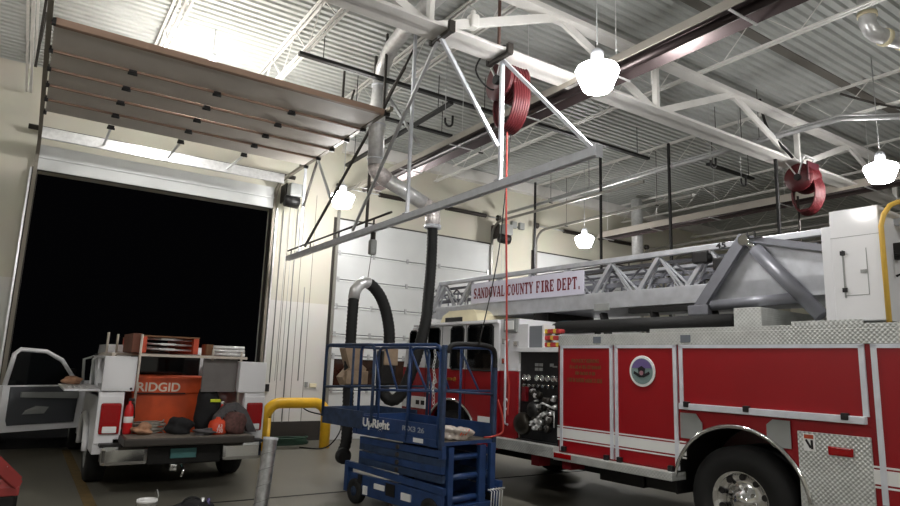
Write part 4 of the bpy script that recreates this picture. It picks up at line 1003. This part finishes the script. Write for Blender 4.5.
# hatch plates round the wheel arch
m = MB().prism([Vector((-1.262, s-5, z)) for s, z in ((4.04, 1.34), (3.86, 1.34), (3.79, 1.25), (3.79, 1.16), (3.86, 1.08), (4.04, 1.08))], (-.01, 0, 0)); fe(m, 'fuel_hatch', GREYP)
m = MB().prism([Vector((-1.262, s-5, z)) for s, z in ((3.12, 1.3), (3.06, 1.35), (2.9, 1.35), (2.9, 1.1), (3.06, 1.1), (3.12, 1.16))], (-.01, 0, 0)); fe(m, 'bottle_hatch', GREYP)
# wheel arch trim and rear tread panel
P = [Vector((-1.27, 3.44-5+.69*math.cos(t), .56+.69*math.sin(t))) for t in [.12+(pi-.24)*i/28 for i in range(29)]]
fe(MB().tube(P, .022, 8), 'wheel_arch_trim', CHROME)
m = MB(); 
P1 = [Vector((0, .68*math.cos(t), .56+.68*math.sin(t))) for t in [-.1+(pi+.2)*i/24 for i in range(25)]]
for p, q in zip(P1, P1[1:]): m.bar((-.9, 3.44-5+(p.y+q.y)/2, (p.z+q.z)/2), (-.9, 3.44-5+(p.y+q.y)/2+.0001, (p.z+q.z)/2), .7, .01) if False else m.prism([(-1.25, 3.44-5+p.y, p.z), (-1.25, 3.44-5+q.y, q.z), (-1.25, 3.44-5+q.y*1.02, q.z*1.01), (-1.25, 3.44-5+p.y*1.02, p.z*1.01)], (.7, 0, 0))
fe(m, 'wheel_well', BLACK)
tp = fe(MB().box(-1.268, -1.25, 2.24-5, 2.84-5, .5, 1.27, .004), 'tread_panel', TREAD)
fe(MB().box(-1.285, -1.268, 2.38-5, 2.58-5, 1.09, 1.165, .012), 'red_reflector', TAIL, tp)
fe(MB().box(-1.272, -1.268, 2.69-5, 2.79-5, 1.1, 1.25, .002), 'warning_label', WHITE, tp)
fe(MB().box(-1.274, -1.271, 2.7-5, 2.78-5, 1.21, 1.245), 'warning_header', mat('orange_header', (170, 70, 40), .5), tp)
fe(MB().bar((-1.275, 2.765-5, 1.2), (-1.275, 2.725-5, 1.13), .003, .02).box(-1.276, -1.272, 2.705-5, 2.725-5, 1.12, 1.2), 'warning_symbol', BLACK, tp)
# wheels
def tw(s_, x, side, R_=.53, W_=.3): return wheel(x, s_-5, R_, R_, W_, side, CHROME, .2, FE, False, lugs=10)
tw(3.44, -1.08, -1); tw(3.44, 1.08, 1); tw(8.1, -1.1, -1); tw(8.1, 1.1, 1)
for xx in (-.74, .74): MB().lathe([(.3, -.14), (.5, -.14), (.53, -.1), (.53, .1), (.5, .14), (.3, .14)], (xx, 3.44-5, .53), 'x', 36, closed=True).build('inner_wheel', TYRE, FE)
fe(MB().cyl((-1, 3.44-5, .53), (1, 3.44-5, .53), .1).cyl((-1, 8.1-5, .53), (1, 8.1-5, .53), .08), 'axle', BLACK)
# running board and underbody boxes
fe(MB().box(-1.36, -1.1, 4.1-5, 5.8-5, .63, .72, .01).box(-1.36, -1.1, 5.8-5, 6.98-5, .64, .78, .01), 'running_board', TREAD)
fe(MB().box(-1.375, -1.36, 5.5-5, 5.78-5, .66, .72, .004), 'red_reflector', TAIL)
fe(MB().box(-.95, -.6, 4.75-5, 5.4-5, .42, .6, .01).box(-.95, -.6, 4.3-5, 4.72-5, .44, .6, .01), 'underbody_box', BLACK)
fe(MB().box(-1.3, -1.1, 6.1-5, 6.25-5, .5, .64).box(-1.25, -1.0, 5.6-5, 5.75-5, .52, .62), 'step_bracket', DRED)
# pump panel
m = MB().box(-1.0, 1.2, 5.82-5, 6.62-5, .6, 1.97).box(-1.25, -1.0, 5.8-5, 5.84-5, .66, 1.97).box(-1.23, -1.0, 5.84-5, 6.62-5, .7, .8)
m.box(-1.18, -1.0, 5.84-5, 6.6-5, .8, 1.97)
pp = fe(m, 'pump_panel', mat('pump_panel_black', (30, 30, 32), .45, .2, .2, 12))
for k, s_ in enumerate((6.5, 6.42, 6.26, 6.16, 6.06, 5.96, 5.88)):
    g_ = fe(MB().lathe([(.042, 0), (.042, -.03), (.03, -.032), (.028, -.02)], (-1.18, s_-5, 1.62), 'x', 20), 'gauge', CHROME, pp)
for k in range(7):
    fe(MB().cyl((-1.18, 5.92+.09*k-5, 1.53), (-1.25, 5.92+.09*k-5, 1.52), .014, n=8).cyl((-1.24, 5.92+.09*k-5, 1.52), (-1.26, 5.92+.09*k-5, 1.515), .022, n=10), 'valve_pull', CHROME, pp)
rnd = random.Random(3)
m1 = MB(); m2 = MB()
for k in range(46):
    s_ = rnd.uniform(5.9, 6.4); z_ = rnd.uniform(.95, 1.45); q_ = rnd.uniform(.015, .045)
    (m1 if k % 2 else m2).lathe([(q_, 0), (q_, -rnd.uniform(.02, .06)), (q_*.6, -.07)], (-1.18, s_-5, z_), 'x', 10)
m1.tube([(-1.22, 5.95-5, 1.25), (-1.25, 6.1-5, 1.3), (-1.22, 6.3-5, 1.22)], .014, 8).tube([(-1.22, 5.92-5, 1.0), (-1.22, 5.92-5, 1.2), (-1.22, 6.05-5, 1.22), (-1.22, 6.05-5, 1.0)], .01, 8)
fe(m1, 'fitting', GALV, pp); fe(m2, 'knob', DARK, pp)
m = MB()
for s_, z_ in ((6.2, 1.8), (6.28, 1.8), (6.2, 1.74), (6.28, 1.74), (6.0, 1.8)): m.box(-1.19, -1.18, s_-5-.03, s_-5+.03, z_-.02, z_+.02)
m.box(-1.19, -1.18, 5.85-5, 5.98-5, 1.77, 1.79); fe(m, 'instruction_plate', GREYP, pp)
fe(MB().lathe([(.15, 0), (.15, -.1), (.13, -.14), (.05, -.15)], (-1.12, 6.52-5, 1.0), 'x', 28), 'intake_cap', mat('dark_brass', (52, 48, 42), .4, .6), pp)
fe(MB().lathe([(.1, 0), (.1, -.1), (.08, -.12), (.03, -.13)], (-1.15, 6.3-5, 1.2), 'x', 24), 'discharge_cap', BLACK, pp)
fe(MB().box(-1.24, -1.17, 6.44-5, 6.52-5, 1.3, 1.5, .01), 'red_handle', DRED, pp)
fe(MB().tube([Vector((-1.265, 6.8-5+.045*math.cos(t), 1.24+.07*math.sin(t))) for t in [2*pi*i/20 for i in range(20)]], .012, 8, closed=True), 'grab_ring', WHITE)
# locker row above the pump
fe(MB().box(-1.25, -.3, 5.82-5, 6.62-5, 1.97, 2.03, .005).box(-1.22, -.3, 6.42-5, 6.62-5, 2.03, 2.36, .005).box(-1.22, -1.0, 6.12-5, 6.15-5, 2.03, 2.34).box(-1.2, -1.05, 5.84-5, 5.86-5, 2.03, 2.2), 'upper_locker', TWHITE)
fe(MB().box(-1.2, -1.1, 6.15-5, 6.42-5, 2.03, 2.33, .01), 'locker_door', mat('locker_grey', (118, 122, 128), .5))
m = MB(); m3 = MB()
for k in range(5):
    for j in range(3):
        tgt = m if (k+j) % 3 else m3
        tgt.cyl((-1.2, 5.89+.052*k-5, 2.07+.09*j), (-1.08, 5.89+.052*k-5, 2.07+.09*j), .03, n=10)
fe(m, 'folded_hose', mat('red_fire_hose', (170, 50, 50), .7, 0, .2)); fe(m3, 'folded_hose', mat('yellow_fire_hose', (206, 176, 60), .7))
# cab
cab_prof = [(7.0, .55), (7.0, 2.44), (8.6, 2.44), (9.25, 2.36), (9.42, 2.1), (9.5, 1.5), (9.5, .55)]
m = MB()
R_ = .67; a0 = math.asin((.6-.56)/R_)
ar = [(8.1+R_*math.cos(t), .56+R_*math.sin(t)) for t in [a0+(pi-2*a0)*i/20 for i in range(21)]]
lower = [Vector((XS, s-5, z)) for s, z in [(7.0, .6), (7.0, 1.7), (9.5, 1.7), (9.5, .6)]+ar]
cab = fe(MB().prism(lower, (.08, 0, 0)).prism([p+Vector((2.42, 0, 0)) for p in lower], (.08, 0, 0)).box(-1.17, 1.17, 7.0-5, 7.1-5, .6, 1.7).box(-1.17, 1.17, 9.4-5, 9.5-5, .6, 1.7), 'cab_lower', RED)
fe(MB().prism([Vector((XS, s-5, z)) for s, z in [(7.0, 1.7), (7.0, 2.4), (7.04, 2.44), (8.6, 2.44), (9.25, 2.37), (9.42, 2.12), (9.5, 1.7)]], (2.5, 0, 0)), 'cab_upper', TWHITE)
fe(MB().box(-1.15, 1.15, 7.15-5, 9.35-5, 1.0, 1.72), 'cab_interior', BLACK)
fe(MB().box(XS-.03, XS+.02, 7.0-5, 9.2-5, 2.385, 2.42, .01), 'drip_rail', TWHITE)
for (s0, s1, z0, z1, nm) in ((7.11, 7.71, 1.73, 2.33, 'rear_window'), (7.81, 8.14, 1.73, 2.32, 'middle_window'), (8.44, 8.76, 1.74, 2.31, 'front_window'), (9.1, 9.32, 1.74, 2.28, 'corner_window')):
    o = fe(MB().box(XS-.008, XS+.01, s0-5, s1-5, z0, z1, .0).box(XS-.008, XS+.01, s0-5+.03, s1-5-.03, z0-.03, z1+.03), nm, GLASS)
    P = [(s0, z0), (s0, z1), (s0+.04, z1+.04), (s1-.04, z1+.04), (s1, z1), (s1, z0), (s1-.04, z0-.04), (s0+.04, z0-.04)]
    fe(MB().tube([Vector((XS-.008, s-5, z)) for s, z in P], .012, 6, closed=True), 'window_seal', RUB, o)
    
for s_ in (7.76, 8.38, 8.82):
    fe(MB().box(XS-.002, XS+.01, s_-5-.005, s_-5+.005, .9 if s_ > 8 else .7, 2.38), 'door_gap', BLACK)
fe(MB().box(XS-.016, XS, 7.02-5, 7.42-5, .93, 1.03).box(XS-.016, XS, 8.78-5, 9.48-5, 1.03, 1.22), 'white_stripe', WHITE)
fe(MB().box(XS-.02, XS-.016, 8.95-5, 9.05-5, 1.09, 1.16).box(XS-.02, XS-.016, 8.8-5, 8.9-5, 1.09, 1.16), 'unit_number', BLACK)
P = [Vector((XS-.01, 8.1-5+.67*math.cos(t), .56+.67*math.sin(t))) for t in [0+(pi)*i/26 for i in range(27)]]
fe(MB().tube(P, .022, 8), 'wheel_arch_trim', CHROME)
fe(MB().box(XS-.02, XS, 8.08-5, 8.2-5, 1.52, 1.56, .005).lathe([(.035, 0), (.03, -.02)], (XS, 8.02-5, 1.54), 'x', 14), 'door_handle', mat('brass', (190, 150, 70), .3, .9))
# white cross-shaped badge on the front door
m = MB()
for k in range(4):
    t = k*pi/2+pi/4
    c, s__ = math.cos(t), math.sin(t)
    pts = [(.02, -.02), (.14, -.07), (.16, 0), (.14, .07), (.02, .02)]
    m.prism([Vector((XS-.004, 8.62-5+(c*x-s__*y), 1.42+(s__*x+c*y))) for x, y in pts], (-.003, 0, 0))
m.lathe([(.05, -.004), (.05, .004)], (XS-.006, 8.62-5, 1.42), 'x', 20)
fe(m, 'door_badge', mat('pale_badge', (190, 180, 176), .5))
# pillar between cab and pump: floodlight, handrail
fe(MB().box(-1.22, 1.1, 6.6-5, 7.0-5, 1.7, 2.44, .01).box(-1.22, 1.1, 6.62-5, 6.98-5, .66, 1.7), 'pump_house_side', TWHITE)
fe(MB().box(-1.226, -1.2, 6.61-5, 7.0-5, .66, 1.7), 'pump_house_lower', RED)
fl = fe(MB().box(-1.27, -1.22, 6.62-5, 6.88-5, 2.25, 2.44, .008), 'scene_light', GREYP)
fe(MB().box(-1.28, -1.268, 6.66-5, 6.84-5, 2.28, 2.41, .01), 'scene_light_lens', WHITE, fl)
fe(MB().tube([(-1.23, 6.8-5, 2.14), (-1.29, 6.8-5, 2.12), (-1.29, 6.8-5, .98), (-1.23, 6.8-5, .96)], .017, 10), 'grab_handle', ALU)
fe(MB().box(-1.26, -1.22, 6.84-5, 6.92-5, 2.08, 2.16, .01).box(-1.26, -1.22, 6.84-5, 6.92-5, 1.8, 1.88, .01).box(-1.26, -1.22, 6.6-5, 6.68-5, 2.05, 2.12, .01), 'rail_bracket', CHROME)
# cream air conditioner on the cab roof
ac = fe(MB().prism([Vector((-.95, s-5, z)) for s, z in ((7.86, 2.44), (7.9, 2.6), (7.98, 2.66), (8.62, 2.66), (8.8, 2.58), (8.88, 2.44))], (1.5, 0, 0)), 'roof_air_conditioner', CREAM)
fe(MB().box(-.96, -.94, 8.25-5, 8.72-5, 2.47, 2.55, .01), 'air_vent', BLACK, ac)
# hose tubes along the body top
fe(MB().cyl((-.85, 3.6-5, 2.325), (-.85, 6.2-5, 2.325), .085, n=16), 'suction_hose', RUB)
fe(MB().cyl((.6, 3.0-5, 2.25), (.6, 6.15-5, 2.25), .07, n=14), 'suction_hose', RUB)
fe(MB().cyl((-.85, 6.15-5, 2.32), (-.85, 6.25-5, 2.3), .085, n=16).cyl((-.9, 6.2-5, 2.3), (-.95, 6.24-5, 2.18), .03, n=10), 'hose_coupling', BLACK)
m = MB()
for s_ in (3.9, 4.7, 5.5): m.bar((-.85, s_-5, 2.12), (-.85, s_-5, 2.26), .08, .04).bar((-.6, s_-5, 2.12), (-.55, s_+.15-5, 2.52), .1, .05)
fe(m, 'support_bracket', BLACK)
fe(MB().box(-.55, .5, 6.7-5, 7.0-5, 2.44, 2.6).bar((-.5, 6.75-5, 2.44), (-.5, 6.75-5, 2.72), .1, .12), 'ladder_cradle', BLACK)
fe(MB().box(-.6, -.4, 6.2-5, 6.45-5, 2.36, 2.44, .02), 'blue_cloth', mat('teal_cloth', (40, 84, 100), .7))
# tread plate pedestal under the ladder
fe(MB().box(-1.1, .7, 3.2-5, 3.49-5, 2.12, 2.44, .006), 'ladder_pedestal', TREAD)
fe(MB().lathe([(.75, 2.12), (.75, 2.22), (.6, 2.25), (.6, 2.35)], (.1, 2.2-5, 0), n=36), 'turntable', GREYP)

# aerial ladder
LDa = fe(MB().box(-.6, -.5, 2.7-5, 9.5-5, 2.58, 2.8, .01).box(.5, .6, 2.7-5, 9.5-5, 2.58, 2.8, .01).box(-.585, -.53, 9.5-5, 9.72-5, 2.6, 2.7).box(-.5, .5, 2.75-5, 9.4-5, 2.58, 2.62), 'ladder_base_section', LADDER)
for x in (-.55, .55):
    m = MB()
    m.box(x-.035, x+.035, .8-5, 9.46-5, 3.2, 3.27, .008)
    m.bar((x, 9.44-5, 3.22), (x, 9.66-5, 2.7), .06, .05)
    fe(m, 'top_rail', LADDER, LDa)
nodes = [9.3, 8.55, 7.8, 7.05, 6.3, 5.5, 4.75, 4.05, 3.4]
for x in (-.55, .55):
    m = MB(); m2 = MB()
    for s_ in nodes[:-1]:
        for mm, ds, w_ in ((m, .32, .05), (m, -.34, .026), (m, -.28, .02), (m2, .22, .022), (m2, -.42, .022)):
            mm.bar((x+(.0 if mm is m else .04), s_-5, 3.2), (x+(.0 if mm is m else .04), s_+ds-5, 2.78), w_, w_)
    fe(m, 'lattice_brace', LADDER, LDa); fe(m2, 'inner_brace', LADDER, LDa)
for x in (-.43, .43):
    m = MB(); m.box(x-.025, x+.025, 2.9-5, 9.7-5, 2.88, 2.94).box(x-.02, x+.02, 2.9-5, 9.75-5, 3.12, 3.16)
    s_ = 3.1
    while s_ < 9.4:
        m.bar((x, s_-5, 3.12), (x, s_+.25-5, 2.92), .022, .022).bar((x, s_+.5-5, 3.12), (x, s_+.25-5, 2.92), .022, .022); s_ += .5
    fe(m, 'fly_section', LADG, LDa)
m = MB()
for x in (-.32, .32):
    m.box(x-.02, x+.02, 2.9-5, 9.95-5, 2.72, 2.78).box(x-.015, x+.015, 2.9-5, 10.0-5, 3.04, 3.07)
    for k in range(24): m.box(x-.01, x+.01, 3.1+.29*k-5, 3.12+.29*k-5, 2.76, 3.05)
for x in (-.32, .32):
    m.bar((x, 9.95-5, 2.72), (x, 10.0-5, 3.05), .03, .03)
m.bar((-.32, 9.98-5, 3.05), (.32, 9.98-5, 3.05), .03, .03)
fe(m, 'tip_section', LADG, LDa)
m = MB()
for k in range(21): m.cyl((-.48, 3.2+.32*k-5, 2.7), (.48, 3.2+.32*k-5, 2.7), .018, n=8)
fe(m, 'rung', LADDER, LDa)
fe(MB().box(-.6, -.5, 4.2-5, 5.2-5, 2.5, 2.57), 'dark_channel', BLACK, LDa)
fe(MB().box(-.625, -.6, 5.5-5, 5.75-5, 2.55, 2.65, .006), 'rail_light', GREYP, LDa)
sg = fe(MB().box(-.612, -.597, 5.94-5, 8.46-5, 2.80, 3.15, .003), 'ladder_sign', SIGNW)
slab_text('SANDOVAL COUNTY FIRE DEPT.', .175, 2.38, MAROON, sg, (-.613, 8.39-5, 2.885), (0, -1, 0), (0, 0, 1))
# base end: side plates, lift legs and cylinders
for x in (-.6, .57): fe(MB().prism([(x, 4.0-5, 2.62), (x, 3.55-5, 3.24), (x, 2.5-5, 3.0), (x, 2.5-5, 2.62)], (.03, 0, 0)), 'side_plate', LADDER, LDa)
for x in (-.68, .68):
    m = MB()
    m.bar((x, 3.55-5, 3.28), (x, 4.14-5, 2.5), .07, .12).box(x-.05, x+.05, 4.0-5, 4.26-5, 2.42, 2.54, .015)
    m.bar((x, 3.6-5, 3.27), (x, 2.5-5, 2.98), .05, .07)
    fe(m, 'lifting_leg', LADG, LDa)
for x in (-.68, .68):
    o = fe(MB().cyl((x, 3.44-5, 3.12), (x, 2.8-5, 2.36), .075, n=20), 'hydraulic_cylinder', LADG)
    fe(MB().cyl((x, 3.56-5, 3.24), (x, 3.44-5, 3.12), .045, n=14).lathe([(.06, -.05), (.06, .05)], (x, 3.55-5, 3.23), 'x', 16), 'piston_rod', CHROME, o)
fe(MB().cyl((-.66, 3.02-5, 2.56), (-.66, 3.98-5, 2.53), .06, n=18), 'hydraulic_cylinder', LADG, LDa)
text('45', .07, .12, BLACK, 'lettering', LDa, (-.59, 3.95-5, 3.2), (0, -1, 0), (0, 0, 1), bold=.02)
fe(MB().bar((-.72, 3.5-5, 3.23), (-.72, 3.5-5, 3.32), .01, .018).bar((-.72, 3.42-5, 3.23), (-.72, 3.42-5, 3.32), .01, .018).bar((-.72, 3.5-5, 3.235), (-.72, 3.34-5, 3.235), .01, .014), 'angle_mark', BLACK, LDa)
fe(MB().box(-.62, -.5, 4.05-5, 4.25-5, 3.05, 3.2, .02).box(-.6, -.45, 3.85-5, 4.0-5, 2.95, 3.1, .02), 'roller_block', BLACK, LDa)
# turntable control console and yellow rail
cs = fe(MB().box(-.95, .25, 2.15-5, 2.57-5, 2.28, 3.34, .012).box(-.93, .2, 2.57-5, 2.66-5, 2.28, 3.2, .008), 'control_console', TWHITE)
m = MB(); m.box(-.953, -.95, 2.270-5, 2.275-5, 2.52, 2.95).box(-.953, -.95, 2.270-5, 2.470-5, 2.515, 2.52).box(-.956, -.95, 2.270-5, 2.330-5, 2.72, 2.75).box(-.956, -.95, 2.465-5, 2.477-5, 2.5, 2.95)
fe(m, 'hatch_outline', GREYP, cs)
fe(MB().box(-.965, -.95, 2.450-5, 2.490-5, 2.9, 2.94).box(-.965, -.95, 2.450-5, 2.490-5, 2.55, 2.59), 'hatch_hinge', BLACK, cs)
fe(MB().box(-.952, -.95, 2.150-5, 2.570-5, 3.07, 3.075), 'panel_seam', GREYP, cs)
fe(MB().tube([(-.7, 2.130-5, 2.9), (-.7, 2.080-5, 2.9), (-.7, 2.080-5, 2.72), (-.7, 2.130-5, 2.7)], .012, 8).box(-.66, -.58, 2.080-5, 2.150-5, 2.86, 3.02, .01), 'console_handle', BLACK, cs)
fe(MB().tube([Vector(p) for p in [(-1.12, 2.08-5, 2.2), (-1.12, 2.08-5, 3.1), (-1.1, 2.06-5, 3.2), (-1.03, 2.03-5, 3.29), (-.92, 2.0-5, 3.34), (-.7, 1.95-5, 3.36), (.4, 1.9-5, 3.36)]], .022, 12), 'yellow_handrail', YELP)
fe(MB().box(-1.13, -1.11, 2.28-5, 2.9-5, 2.24, 2.28).box(-1.0, .9, .95-5, 3.1-5, 2.19, 2.24), 'turntable_deck', TREAD)

# ------------------------------------------------------------------ every separate piece of these parts becomes an object of its own
SPLIT = ('rung', 'lug_nut', 'hand_hole', 'lattice_brace', 'inner_brace', 'knob', 'fitting', 'rib', 'white_stripe', 'support_bracket', 'folded_hose', 'instruction_plate',
         'warning_label', 'tape_band', 'rail_bracket', 'unit_number', 'underbody_box', 'turntable_deck', 'top_band', 'step_bracket', 'roller_block', 'marker_lamp', 'lid_stay',
         'hatch_hinge', 'end_bracket', 'armrest', 'axle', 'access_panel', 'inner_wheel', 'console_handle')
def split_pieces(o):
    me = o.data; nv = len(me.vertices); par = list(range(nv))
    def root_of(a, P):
        while P[a] != a: P[a] = P[P[a]]; a = P[a]
        return a
    for e in me.edges: par[root_of(e.vertices[0], par)] = root_of(e.vertices[1], par)
    bb = {}
    for v in me.vertices:
        q = root_of(v.index, par); b_ = bb.setdefault(q, [list(v.co), list(v.co)])
        for k in range(3): b_[0][k] = min(b_[0][k], v.co[k]); b_[1][k] = max(b_[1][k], v.co[k])
    keys = list(bb); Q = list(range(len(keys)))
    for i in range(len(keys)):
        for j in range(i):
            A_, B_ = bb[keys[i]], bb[keys[j]]
            if all(A_[0][k] <= B_[1][k]+.001 and B_[0][k] <= A_[1][k]+.001 for k in range(3)): Q[root_of(i, Q)] = root_of(j, Q)
    cl = {keys[i]: root_of(i, Q) for i in range(len(keys))}
    ids = sorted(set(cl.values()))
    if len(ids) < 2: return
    for c in ids:
        bm = bmesh.new(); bm.from_mesh(me); bm.verts.ensure_lookup_table()
        bmesh.ops.delete(bm, geom=[v for v in bm.verts if cl[root_of(v.index, par)] != c], context='VERTS')
        if c == ids[0]: first = bm; continue
        m2 = D.meshes.new(me.name); bm.to_mesh(m2); bm.free(); m2.materials.append(me.materials[0])
        o2 = D.objects.new(o.name.split('.')[0], m2); COL.objects.link(o2); o2.parent = o.parent; o2.location = o.location
    first.to_mesh(me); first.free()
for o in [o for o in D.objects if o.type == 'MESH' and o.parent is not None and o.name.split('.')[0] in SPLIT]: split_pieces(o)
